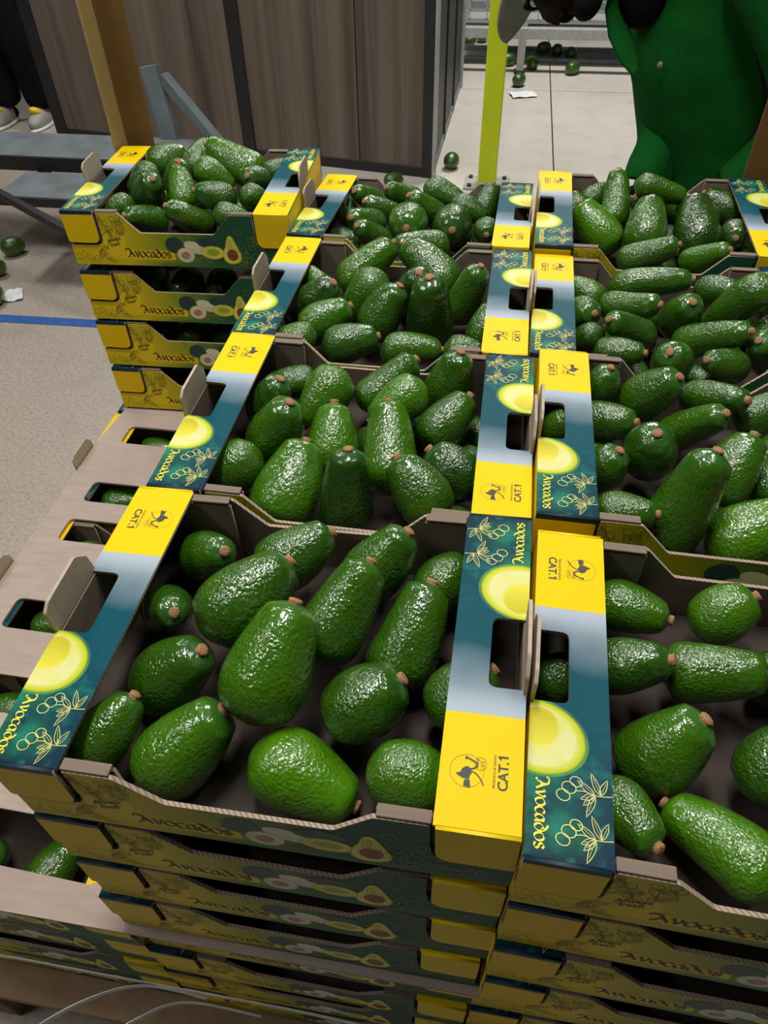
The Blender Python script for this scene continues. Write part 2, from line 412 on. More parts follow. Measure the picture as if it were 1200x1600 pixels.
    g['cat'] = a.mesh(up(.0125, .2535))
    a = Art(); r = .0122
    a.ring((0, 0), r, r, .00022, 'olive', 0, 32)
    sc_ = lambda P: [(q[0] * r, q[1] * r) for q in P]
    a.fill(sc_([(-1.0, -.28), (-.93, .14), (-.56, .12), (-.52, -.2)]), 'ink')
    a.fill(sc_(smooth_pts([(-.5, -.12), (-.42, .3), (-.22, .62), (-.12, .38), (.1, .28), (.28, .02), (.2, -.16), (-.06, -.3), (-.28, -.2)], 4, True)), 'ink')
    a.stroke(sc_(smooth_pts([(.12, -.1), (.22, -.45), (.5, -.55), (.72, -.2), (.80, .05)])), r * .10, 'ink')
    a.ell((.80 * r, .08 * r), r * .10, r * .08, 'ink')
    a.stroke(sc_(smooth_pts([(.02, -.2), (-.12, -.55), (-.45, -.85), (-.78, -1.02)])), r * .07, 'ink')
    a.ring((.52 * r, -.78 * r), r * .40, r * .36, .0002, 'olive')
    a.text(text_mesh('KENYA', .01), Matrix.Translation((.52 * r, -.66 * r, 0)) @ Matrix.Scale(.0021, 4), 'ink')
    for k in range(3): a.ring((.52 * r + (k - 1) * r * .22, -.92 * r), r * .13, r * .11, .0002, 'olive')
    g['emblem'] = a.mesh(up(.0402, .2555))
    a = Art()
    for yy in (0, .031):
        o = lambda X, Y: (X + yy, Y)
        a.stroke([o(*q) for q in smooth_pts([(0, 0), (.001, -.010), (-.001, -.020), (0, -.026)])], .0006, 'palegold')
        for ang, L in ((-2.75, .017), (-2.2, .015), (-.75, .012), (-.35, .018), (2.75, .013), (-1.15, .011)): leaf(a, o(.0005, -.012 if abs(ang) < 2.5 else -.008), ang, L, .0023, .00055, 'palegold')
        for c, rx in (((-.002, -.030), .0042), ((-.007, -.025), .0036), ((.004, -.034), .0040)): a.ring(o(*c), rx * 1.2, rx, .0007, 'palegold', R(70))
    g['leaves'] = a.mesh(up(.0596, .0495))
    # prints on the front panel
    fr = Matrix(((1, 0, 0, 0), (0, 0, -1, -.0002), (0, 1, 0, 0), (0, 0, 0, 1)))
    a = Art(); uncial(a, 'Avocados', .102, .0165, .0103, 'blackink', .26)
    for i, t in enumerate(('Always', 'fresh')): a.text(text_mesh(t, .01, .25), Matrix.Translation((.083, .0445 - .0085 * i, 0)) @ Matrix.Rotation(R(14), 4, 'Z') @ Matrix.Scale(.0092, 4), 'blackink')
    g['word'] = a.mesh(fr)
    a = Art(); rg = random.Random(3)
    for k in range(34):
        x = rg.uniform(.052, .108); y = rg.uniform(.03, .088) if x > .062 else rg.uniform(.006, .034)
        if x + .8 * y > .172 or (.060 < x < .108 and .024 < y < .060): continue
        if k % 2: leaf(a, (x, y), rg.uniform(-2.8, .2), rg.uniform(.013, .02), .0035, .0006, 'olive')
        else: a.ring((x, y), .0055, .0042, .0006, 'olive', rg.uniform(0, 3))
    for k in range(6): a.ring((.008 + k * .011, .014 + rg.uniform(-.004, .006)), .006, .0045, .0006, 'olive', rg.uniform(0, 3))
    a.stroke(smooth_pts([(.062, .088), (.075, .07), (.078, .05), (.066, .034)]), .0007, 'olive')
    for k in range(34):
        x = rg.uniform(.285, .392); y = rg.uniform(.006, .086)
        if (x - .3) > .035 and y > .034: continue
        if y > .055 and x < .30: continue
        if k % 2: leaf(a, (x, y), rg.uniform(-2.8, .6), rg.uniform(.013, .022), .0035, .0006, 'greenline')
        else: a.ring((x, y), .0060, .0045, .0006, 'greenline', rg.uniform(0, 3))
    a.V = [(min(max(q[0], .0015), CW - .0015), max(q[1], .0015), q[2]) for q in a.V]; g['vine'] = a.mesh(fr)
    a = Art()
    a.ell((.191, .040), .0165, .0145, 'f_dark', .2)
    a.ell((.228, .036), .0205, .0105, 'f_white', -.35)
    a.ell((.254, .046), .021, .0095, 'f_dark', .05)
    a.ell((.208, .022), .0165, .0140, 'f_rim', .1); a.ell((.208, .022), .0155, .0130, 'f_white', .1); a.ell((.208, .0215), .0080, .0068, 'f_pink', .2)
    a.ell((.258, .028), .0215, .0125, 'f_rim'); a.ell((.258, .028), .0205, .0115, 'f_yel'); a.ell((.259, .0285), .012, .006, 'f_rim')
    pear = [(.292, .0075), (.305, .012), (.3095, .024), (.305, .038), (.3005, .050), (.2965, .058), (.2905, .059), (.2865, .052), (.2825, .040), (.2765, .028), (.2765, .016), (.282, .0095)]
    a.fill(smooth_pts(pear, 4, True), 'f_rim'); a.fill([(.2925 + (q[0] - .2925) * .9, .032 + (q[1] - .032) * .93) for q in smooth_pts(pear, 4, True)], 'f_yel')
    a.ell((.2930, .0245), .0098, .0105, 'f_pit')
    for ang, L in ((-.5, .02), (-2.6, .016), (-.1, .014)): leaf(a, (.236, .018), ang, L, .003, .0007, 'greenline')
    g['fruit'] = a.mesh(fr)
    return g
G = carton_meshes()
for k in list(G):
    if not k.endswith('_m'):
        ml = G.get(k + '_m') or G.get(k.rstrip('2') + '_m')
        if ml:
            idx = [p.material_index for p in G[k].polygons]; G[k].materials.clear()
            for q in ml: G[k].materials.append(M[q])
            for p, i in zip(G[k].polygons, idx): p.material_index = min(i, len(ml) - 1)
def build_carton():
    root = empty('carton')
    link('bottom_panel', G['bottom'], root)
    for tf in (Matrix(), FLIP):
        p = link('end_panel', G['panel'], root); p.matrix_local = tf
        for nm, k in (('lettering', 'word'), ('vine_drawing', 'vine'), ('fruit_picture', 'fruit')):
            q = link(nm, G[k], p)
            if k == 'vine': q['kind'] = 'stuff'
        p = link('side_panel', G['side'], root); p.matrix_local = tf
        p = link('ledge', G['ledge'], root); p.matrix_local = tf
        for nm, k in (('lettering', 'led_word'), ('grade_lettering', 'cat'), ('emblem', 'emblem'), ('leaf_drawing', 'leaves')): link(nm, G[k], p)
        for k in ('tuck', 'tuck2'): p = link('tuck_flap', G[k], root); p.matrix_local = tf
        p = link('handle_flap', G['flap'], root); p.matrix_local = tf
        for k in ('corner', 'corner2'): p = link('corner_flap', G[k], root); p.matrix_local = tf
    return root
PROTO = [None]
def place_carton(mw, label, group, flaps=True):
    o = build_carton() if PROTO[0] is None else copy_tree(PROTO[0])
    if PROTO[0] is None: PROTO[0] = o
    if flaps is not True:                       # under another carton the handle flaps are pushed down inside
        for c in list(o.children):
            if c.name.startswith('handle_flap') and not (flaps == 'left' and abs(c.rotation_euler.z) < 1): c.location.z -= .0375; c.location.x += .0045 if abs(c.rotation_euler.z) < 1 else -.0045
    o.matrix_world = mw
    return tag(o, label, 'carton', group)
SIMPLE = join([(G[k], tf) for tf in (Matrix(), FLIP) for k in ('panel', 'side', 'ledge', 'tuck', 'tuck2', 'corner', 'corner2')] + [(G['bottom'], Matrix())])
def at_pose(x, y, ztop, rot=0, tx=0, ty=0):
    return Matrix.Translation((x, y, ztop)) @ Matrix.Rotation(rot, 4, 'Z') @ Matrix.Rotation(tx, 4, 'X') @ Matrix.Rotation(ty, 4, 'Y') @ Matrix.Translation((0, 0, -CH))
ORD = ['first', 'second', 'third', 'fourth', 'fifth', 'sixth', 'seventh', 'eighth', 'ninth', 'tenth', 'eleventh', 'twelfth', 'thirteenth', 'fourteenth']
BOXES = {'A': (-0.0, 0.0, 0.0, -0.0, 0.0127, -0.03), 'B': (0.002, 0.3106, -0.0023, 0.0099, 0.0051, 0.0151), 'C': (-0.0089, 0.6225, -0.0095, 0.0031, -0.0002, 0.0036), 'D': (-0.014, 0.9404, -0.0124, -0.0089, -0.0428, -0.0001), 'E0': (0.4021, -0.008, 0.0042, -0.0156, 0.0163, 0.0027), 'E1': (0.4047, 0.3167, 0.0083, -0.0002, -0.0127, 0.0083), 'E2': (0.3942, 0.6417, -0.0179, -0.0077, -0.0201, -0.0031), 'E3': (0.3948, 0.9517, -0.0123, -0.0063, 0.02, -0.0059), 'X': (-0.4134, 0.9359, 0.0085, 0.0467, 0.0152, -0.0099)}
AVOS = {'A': [((0.0844, 0.2509, -0.0363), (0.6658, -0.3463, 0.6609), 0.053, 0.0752, 'p', 3, 0, 0.4), ((0.0679, 0.1802, -0.0379), (0.5227, -0.5282, 0.6692), 0.0485, 0.0689, 'p', 2, 0, 0.3), ((0.1522, 0.1785, -0.0006), (0.6561, 0.6731, 0.3411), 0.071, 0.1007, 'p', 2, 1, 0.35), ((0.1761, 0.2517, -0.0198), (0.7861, 0.5427, 0.2958), 0.0592, 0.084, 'p', 3, 1, 0.3), ((0.2369, 0.1845, -0.0114), (0.4102, 0.7254, 0.5528), 0.0638, 0.103, 'e', 2, 2, 0.4), ((0.2603, 0.2543, -0.0201), (0.5938, 0.3595, 0.7198), 0.0594, 0.0843, 'p', 3, 2, 0.35), ((0.299, 0.1811, -0.0304), (0.2929, 0.7463, 0.5977), 0.0636, 0.1027, 'e', 2, 3, 0.35), ((0.324, 0.2519, -0.0384), (0.6538, 0.6434, 0.3983), 0.0559, 0.0668, 'r', 3, 3, 0.35), ((0.0985, 0.1144, -0.0389), (0.6694, 0.1729, 0.7225), 0.0623, 0.0885, 'p', 1, 0, 0.3), ((0.1944, 0.1127, 0.0044), (0.2499, 0.7433, 0.6205), 0.0741, 0.1052, 'p', 1, 1, 0.55), ((0.272, 0.104, -0.0242), (0.7662, 0.3785, 0.5193), 0.0639, 0.0763, 'r', 1, 2, 0.3), ((0.0636, 0.0545, -0.0395), (0.4924, 0.7189, 0.4906), 0.0495, 0.0703, 'p', 0, 0, 0.45), ((0.1298, 0.0538, -0.0461), (0.6447, 0.5011, 0.5774), 0.0668, 0.0948, 'p', 0, 1, 0.55), ((0.2321, 0.0458, -0.0519), (0.9397, -0.2552, -0.2277), 0.0668, 0.0948, 'p', 0, 2, 0.9), ((0.3174, 0.0497, -0.0319), (0.9969, -0.0779, -0.0139), 0.0575, 0.0686, 'r', 0, 3, 0.6), ((0.3511, 0.1273, -0.0299), (0.7165, 0.5603, 0.4155), 0.0573, 0.0684, 'r', 1, 3, 0.35)], 'B': [((0.2172, 0.5648, -0.0317), (0.7074, 0.4434, 0.5505), 0.0557, 0.0959, 'e', 3, 2, 0.35), ((0.2965, 0.5681, -0.0256), (0.2381, 0.0809, 0.9679), 0.0622, 0.0902, 'p', 3, 3, 0.3), ((0.0896, 0.5661, -0.0417), (-0.9428, -0.3279, 0.0591), 0.0455, 0.066, 'p', 3, 0, 0.35), ((0.0752, 0.5138, -0.0364), (0.442, -0.0649, 0.8947), 0.0555, 0.0805, 'p', 2, 0, 0.25), ((0.1405, 0.5286, -0.0353), (-0.4893, -0.6403, -0.5921), 0.0607, 0.0881, 'p', 3, 1, 0.6), ((0.238, 0.5132, -0.0226), (-0.7553, -0.5078, -0.4143), 0.0555, 0.0805, 'p', 2, 2, 0.75), ((0.0983, 0.4557, -0.0353), (0.4428, 0.0224, 0.8963), 0.0656, 0.0951, 'p', 2, 1, 0.45), ((0.1661, 0.4616, -0.0498), (-0.0611, 0.6833, 0.7276), 0.066, 0.0956, 'p', 1, 1, 0.7), ((0.2402, 0.4336, -0.0272), (-0.1439, 0.8248, 0.5468), 0.0655, 0.1126, 'e', 1, 2, 0.55), ((0.3009, 0.4967, -0.0326), (0.5726, 0.5975, 0.5613), 0.0585, 0.0848, 'p', 2, 3, 0.35), ((0.3157, 0.4131, -0.0373), (-0.777, 0.3578, 0.5178), 0.0615, 0.0751, 'r', 1, 3, 0.2), ((0.0648, 0.3916, -0.0436), (-0.6844, -0.6041, -0.4082), 0.059, 0.072, 'r', 1, 0, 0.5), ((0.1343, 0.3777, -0.0478), (0.2003, 0.8455, 0.4949), 0.0762, 0.1105, 'p', 0, 0, 0.55), ((0.2049, 0.3626, -0.0352), (0.0212, 0.2308, 0.9728), 0.0599, 0.1031, 'e', 0, 1, 0.12), ((0.2829, 0.3623, -0.0232), (-0.6204, 0.4585, 0.6363), 0.0597, 0.0865, 'p', 0, 2, 0.35)], 'C': [((0.0672, 0.8293, -0.047), (-0.7364, 0.4628, 0.4934), 0.0451, 0.0834, 'e', 3, 0, 0.5), ((0.0766, 0.7692, -0.032), (0.678, -0.1519, 0.7192), 0.0576, 0.0836, 'p', 2, 0, 0.2), ((0.1343, 0.8718, -0.0275), (0.7246, 0.4154, 0.55), 0.0609, 0.1126, 'e', 3, 1, 0.55), ((0.2337, 0.8697, -0.0245), (-0.7637, 0.4503, 0.4625), 0.0627, 0.1159, 'e', 3, 2, 0.35), ((0.1453, 0.7898, -0.0351), (-0.5477, -0.346, -0.7618), 0.0634, 0.0919, 'p', 2, 1, 0.4), ((0.1005, 0.7162, -0.0369), (0.825, 0.4118, 0.387), 0.0588, 0.0853, 'p', 1, 0, 0.55), ((0.1833, 0.7369, -0.0296), (0.4924, 0.1746, 0.8527), 0.0633, 0.0918, 'p', 1, 1, 0.3), ((0.2215, 0.7979, -0.0228), (0.1738, -0.4694, 0.8657), 0.0581, 0.0843, 'p', 2, 2, 0.2), ((0.2514, 0.7417, -0.0297), (-0.03, -0.2206, 0.9749), 0.0707, 0.1308, 'e', 1, 2, 0.2), ((0.2974, 0.8095, -0.0326), (0.3616, -0.04, 0.9315), 0.0554, 0.1026, 'e', 2, 3, 0.4), ((0.1469, 0.6672, -0.0404), (0.9442, 0.2805, 0.1727), 0.0563, 0.0816, 'p', 0, 1, 0.3), ((0.2336, 0.6693, -0.0472), (0.9952, 0.0242, 0.0949), 0.0482, 0.0892, 'e', 0, 2, 0.45), ((0.0693, 0.6566, -0.0326), (-0.968, -0.2354, -0.087), 0.0443, 0.0643, 'p', 0, 0, 0.5), ((0.3299, 0.7517, -0.05), (0.2362, 0.4672, 0.852), 0.0485, 0.0704, 'p', 1, 3, 0.4), ((0.3109, 0.6586, -0.037), (0.9917, -0.0686, -0.1084), 0.0443, 0.0643, 'p', 0, 3, 0.35)], 'D': [((0.0775, 1.1834, -0.0436), (-0.3896, -0.7627, 0.5162), 0.0443, 0.0886, 'e', 3, 0, 0.4), ((0.146, 1.1874, -0.0379), (-0.6428, -0.586, 0.4934), 0.0443, 0.0886, 'e', 3, 1, 0.4), ((0.1161, 1.1294, -0.0435), (-0.6273, -0.5755, 0.5247), 0.0455, 0.091, 'e', 2, 1, 0.35), ((0.1996, 1.1329, -0.0419), (-0.6201, -0.4338, 0.6537), 0.0517, 0.1034, 'e', 2, 2, 0.35), ((0.227, 1.1975, -0.0393), (0.9229, -0.0987, -0.3723), 0.0461, 0.0922, 'e', 3, 2, 0.4), ((0.2756, 1.1392, -0.0408), (0.9196, -0.1341, -0.3694), 0.0467, 0.0724, 'p', 2, 3, 0.3), ((0.099, 1.0535, -0.0342), (-0.373, -0.8131, 0.4469), 0.0493, 0.0986, 'e', 1, 0, 0.35), ((0.1743, 1.0573, -0.0362), (0.052, -0.9734, 0.223), 0.0713, 0.0869, 'r', 1, 1, 0.45), ((0.2515, 1.0703, -0.0428), (0.0788, -0.963, 0.2575), 0.0729, 0.0889, 'r', 1, 2, 0.2), ((0.1223, 0.9932, -0.0347), (-0.4328, -0.6251, 0.6496), 0.0482, 0.0965, 'e', 0, 0, 0.3), ((0.2062, 0.9884, -0.0432), (-0.8155, -0.535, 0.2208), 0.0538, 0.1076, 'e', 0, 1, 0.35), ((0.3115, 1.057, -0.0408), (0.0997, -0.9876, 0.121), 0.0443, 0.0541, 'r', 1, 3, 0.25), ((0.304, 1.1938, -0.0491), (0.2508, 0.5154, 0.8194), 0.0476, 0.0738, 'p', 3, 3, 0.25), ((0.0366, 1.1699, -0.06), (-0.2586, 0.5461, 0.7968), 0.0443, 0.0687, 'p', 2, 0, 0.3)], 'X': [((-0.3338, 1.1053, 0.0003), (-0.7285, -0.3367, -0.5966), 0.0485, 0.0703, 'p', 2, 0, 0.3), ((-0.317, 1.188, 0.0091), (0.6159, 0.7795, 0.1141), 0.058, 0.0841, 'p', 3, 0, 0.4), ((-0.2717, 1.1217, 0.0005), (0.3863, -0.3906, 0.8356), 0.0555, 0.0804, 'p', 2, 1, 0.5), ((-0.2514, 1.1926, 0.0099), (0.2851, 0.8206, 0.4953), 0.0591, 0.0857, 'p', 3, 1, 0.35), ((-0.171, 1.1674, 0.0188), (-0.9082, 0.1671, 0.3838), 0.067, 0.124, 'e', 3, 2, 0.6), ((-0.113, 1.1015, 0.0116), (-0.096, -0.8847, 0.4562), 0.0498, 0.0721, 'p', 2, 3, 0.3), ((-0.1954, 1.1128, 0.009), (0.8095, 0.0831, -0.5812), 0.0552, 0.0801, 'p', 2, 2, 0.6), ((-0.2349, 1.0518, 0.0065), (-0.2662, 0.5757, 0.7731), 0.0548, 0.0795, 'p', 1, 2, 0.65), ((-0.2985, 1.0491, 0.002), (0.5283, -0.4995, 0.6865), 0.0608, 0.0882, 'p', 1, 1, 0.25), ((-0.1646, 1.0281, 0.007), (-0.9058, -0.2695, 0.327), 0.0526, 0.0763, 'p', 1, 3, 0.3), ((-0.0984, 1.0524, -0.0046), (0.7204, 0.3825, -0.5786), 0.0443, 0.0643, 'p', 1, 4, 0.35), ((-0.343, 1.0044, -0.0137), (-0.8609, -0.3482, -0.371), 0.0443, 0.0643, 'p', 1, 0, 0.4), ((-0.2894, 0.9942, -0.0261), (-0.4683, -0.7637, 0.4444), 0.0484, 0.0895, 'e', 0, 0, 0.35), ((-0.2047, 0.9906, -0.0181), (-0.583, -0.5004, 0.6401), 0.0511, 0.0946, 'e', 0, 1, 0.35), ((-0.1238, 0.986, -0.0085), (0.9307, 0.2151, -0.2959), 0.0443, 0.0643, 'p', 0, 2, 0.4), ((-0.1011, 1.2099, -0.0102), (0.7701, 0.6167, 0.1636), 0.0443, 0.0643, 'p', 3, 3, 0.35)], 'E3': [((0.5022, 1.0892, -0.0406), (-0.674, 0.4067, 0.6167), 0.0719, 0.1079, 'p', 1, 0, 0.75), ((0.5358, 1.1719, -0.0225), (0.0111, 0.7362, 0.6767), 0.0525, 0.1102, 'e', 3, 1, 0.45), ((0.5055, 1.2113, -0.0343), (0.7761, 0.4814, 0.4074), 0.0443, 0.0665, 'p', 3, 0, 0.3), ((0.4733, 1.1647, -0.0409), (-0.5444, 0.6149, 0.5706), 0.0474, 0.0712, 'p', 2, 0, 0.45), ((0.5802, 1.0651, -0.0229), (0.0933, 0.7564, 0.6474), 0.0696, 0.1044, 'p', 1, 1, 0.4), ((0.6124, 1.1899, -0.0466), (-0.671, -0.5006, 0.547), 0.0606, 0.1272, 'e', 2, 1, 0.3), ((0.6031, 1.1411, 0.009), (0.9722, 0.0075, -0.2339), 0.0443, 0.0931, 'e', 3, 2, 0.4), ((0.6795, 1.1611, -0.0355), (-0.8366, -0.1137, 0.5359), 0.0579, 0.0868, 'p', 2, 2, 0.35), ((0.6651, 1.0839, -0.0279), (-0.0919, 0.7978, 0.5959), 0.0768, 0.1152, 'p', 1, 2, 0.12), ((0.7308, 1.206, -0.0382), (-0.8576, 0.3461, 0.3803), 0.0561, 0.0841, 'p', 3, 3, 0.2), ((0.7308, 1.0859, -0.0388), (-0.1565, -0.9611, 0.2276), 0.0505, 0.0616, 'r', 1, 3, 0.25), ((0.5788, 0.9891, -0.0361), (0.8414, -0.2478, 0.4802), 0.0488, 0.1025, 'e', 0, 0, 0.35), ((0.6698, 0.9956, -0.0391), (0.6076, -0.5551, 0.568), 0.0443, 0.0931, 'e', 0, 1, 0.6)], 'E2': [((0.5748, 0.8956, -0.0404), (0.9594, -0.1255, 0.2527), 0.0506, 0.1265, 'e', 3, 1, 0.4), ((0.6737, 0.8895, -0.041), (0.5773, -0.6917, 0.434), 0.0477, 0.0763, 'p', 3, 2, 0.3), ((0.4757, 0.8779, -0.0524), (-0.8401, 0.5161, 0.1669), 0.0457, 0.0731, 'p', 3, 0, 0.5), ((0.5383, 0.8176, -0.0371), (0.7168, -0.5765, 0.3923), 0.0464, 0.1021, 'e', 2, 1, 0.4), ((0.4704, 0.8062, -0.0491), (0.4929, -0.7412, 0.4557), 0.0518, 0.0632, 'r', 2, 0, 0.4), ((0.6913, 0.8298, -0.0339), (-0.5215, 0.2385, -0.8193), 0.0561, 0.1235, 'e', 2, 3, 0.4), ((0.6137, 0.8127, -0.0441), (0.0392, -0.6316, 0.7743), 0.0592, 0.0948, 'p', 2, 2, 0.4), ((0.5346, 0.7512, -0.0389), (-0.6815, -0.4889, 0.5445), 0.048, 0.1056, 'e', 1, 1, 0.35), ((0.6409, 0.7395, -0.0367), (0.6302, -0.5429, 0.5552), 0.049, 0.1224, 'e', 1, 2, 0.35), ((0.4703, 0.7424, -0.0566), (-0.7543, 0.2365, -0.6124), 0.0443, 0.0709, 'p', 1, 0, 0.25), ((0.5163, 0.6936, -0.0413), (0.8987, -0.3473, 0.2677), 0.0443, 0.0709, 'p', 0, 0, 0.3), ((0.5856, 0.6829, -0.0433), (-0.3316, -0.552, 0.7651), 0.056, 0.0683, 'r', 0, 1, 0.35), ((0.6526, 0.6805, -0.0399), (-0.7986, -0.4361, 0.4148), 0.0466, 0.0746, 'p', 0, 2, 0.35), ((0.7174, 0.7256, -0.0462), (-0.5921, -0.4297, 0.6817), 0.0548, 0.0877, 'p', 1, 3, 0.35), ((0.7413, 0.8078, -0.0583), (0.5976, 0.4357, 0.6731), 0.0478, 0.0764, 'p', 2, 4, 0.35)], 'E1': [((0.4835, 0.5786, -0.018), (0.2118, -0.0631, 0.9753), 0.0446, 0.0544, 'r', 3, 0, 0.35), ((0.5423, 0.5675, -0.0166), (0.5275, -0.2842, 0.8006), 0.0587, 0.0851, 'p', 3, 1, 0.35), ((0.6132, 0.5626, -0.0134), (0.5702, -0.6702, 0.4751), 0.0443, 0.0931, 'e', 3, 2, 0.35), ((0.4901, 0.5274, -0.0347), (0.8353, -0.4031, 0.3739), 0.0514, 0.0745, 'p', 2, 1, 0.35), ((0.5844, 0.5169, -0.0248), (0.4831, -0.4138, 0.7716), 0.0476, 0.1, 'e', 2, 2, 0.45), ((0.5328, 0.4662, -0.0247), (-0.0382, -0.3478, 0.9368), 0.0622, 0.0759, 'r', 1, 1, 0.25), ((0.48, 0.4278, -0.0238), (0.3797, -0.0495, 0.9238), 0.0491, 0.0599, 'r', 1, 0, 0.35), ((0.5542, 0.3706, -0.0174), (0.2688, 0.2096, 0.9401), 0.0667, 0.14, 'e', 0, 1, 0.4), ((0.6141, 0.4373, -0.0165), (0.4329, 0.5918, 0.6799), 0.0596, 0.0865, 'p', 1, 2, 0.5), ((0.4952, 0.3504, -0.0137), (0.9163, -0.2639, 0.3014), 0.0443, 0.0643, 'p', 0, 0, 0.35), ((0.631, 0.3674, -0.0401), (0.8231, 0.2399, 0.5147), 0.0684, 0.0992, 'p', 0, 2, 0.8), ((0.6701, 0.5602, -0.0269), (0.7615, 0.3283, 0.5588), 0.0456, 0.0661, 'p', 2, 3, 0.4), ((0.6705, 0.4521, -0.0383), (0.5815, 0.5722, 0.5783), 0.0524, 0.076, 'p', 1, 3, 0.4), ((0.4367, 0.5034, -0.0271), (-0.7332, -0.2216, -0.6429), 0.0465, 0.0567, 'r', 2, 0, 0.6)], 'E0': [((0.4972, 0.2414, -0.032), (0.953, -0.2874, 0.0963), 0.0496, 0.0704, 'p', 3, 0, 0.5), ((0.5799, 0.2477, -0.0301), (0.7577, 0.2572, 0.5998), 0.0532, 0.0635, 'r', 3, 1, 0.65), ((0.4892, 0.173, -0.023), (0.8226, -0.106, 0.5586), 0.0508, 0.0721, 'p', 2, 0, 0.25), ((0.5611, 0.1806, -0.0283), (0.9275, -0.1293, 0.3507), 0.0524, 0.0882, 'e', 2, 1, 0.45), ((0.516, 0.1094, -0.0396), (0.5323, 0.2045, 0.8215), 0.061, 0.0865, 'p', 1, 1, 0.5), ((0.5983, 0.1054, -0.0345), (0.5872, 0.5207, 0.6197), 0.057, 0.0681, 'r', 1, 2, 0.3), ((0.4807, 0.0464, -0.0352), (0.5868, -0.748, 0.3101), 0.0445, 0.0631, 'p', 0, 0, 0.45), ((0.5513, 0.0417, -0.0476), (-0.7718, 0.6173, -0.1526), 0.0545, 0.0918, 'e', 0, 1, 0.75), ((0.4348, 0.1725, -0.0541), (0.7417, 0.6501, 0.1653), 0.0427, 0.0511, 'r', 1, 0, 0.3), ((0.6212, 0.1907, -0.0449), (0.7152, -0.6463, -0.2659), 0.0466, 0.0556, 'r', 2, 2, 0.3)]}
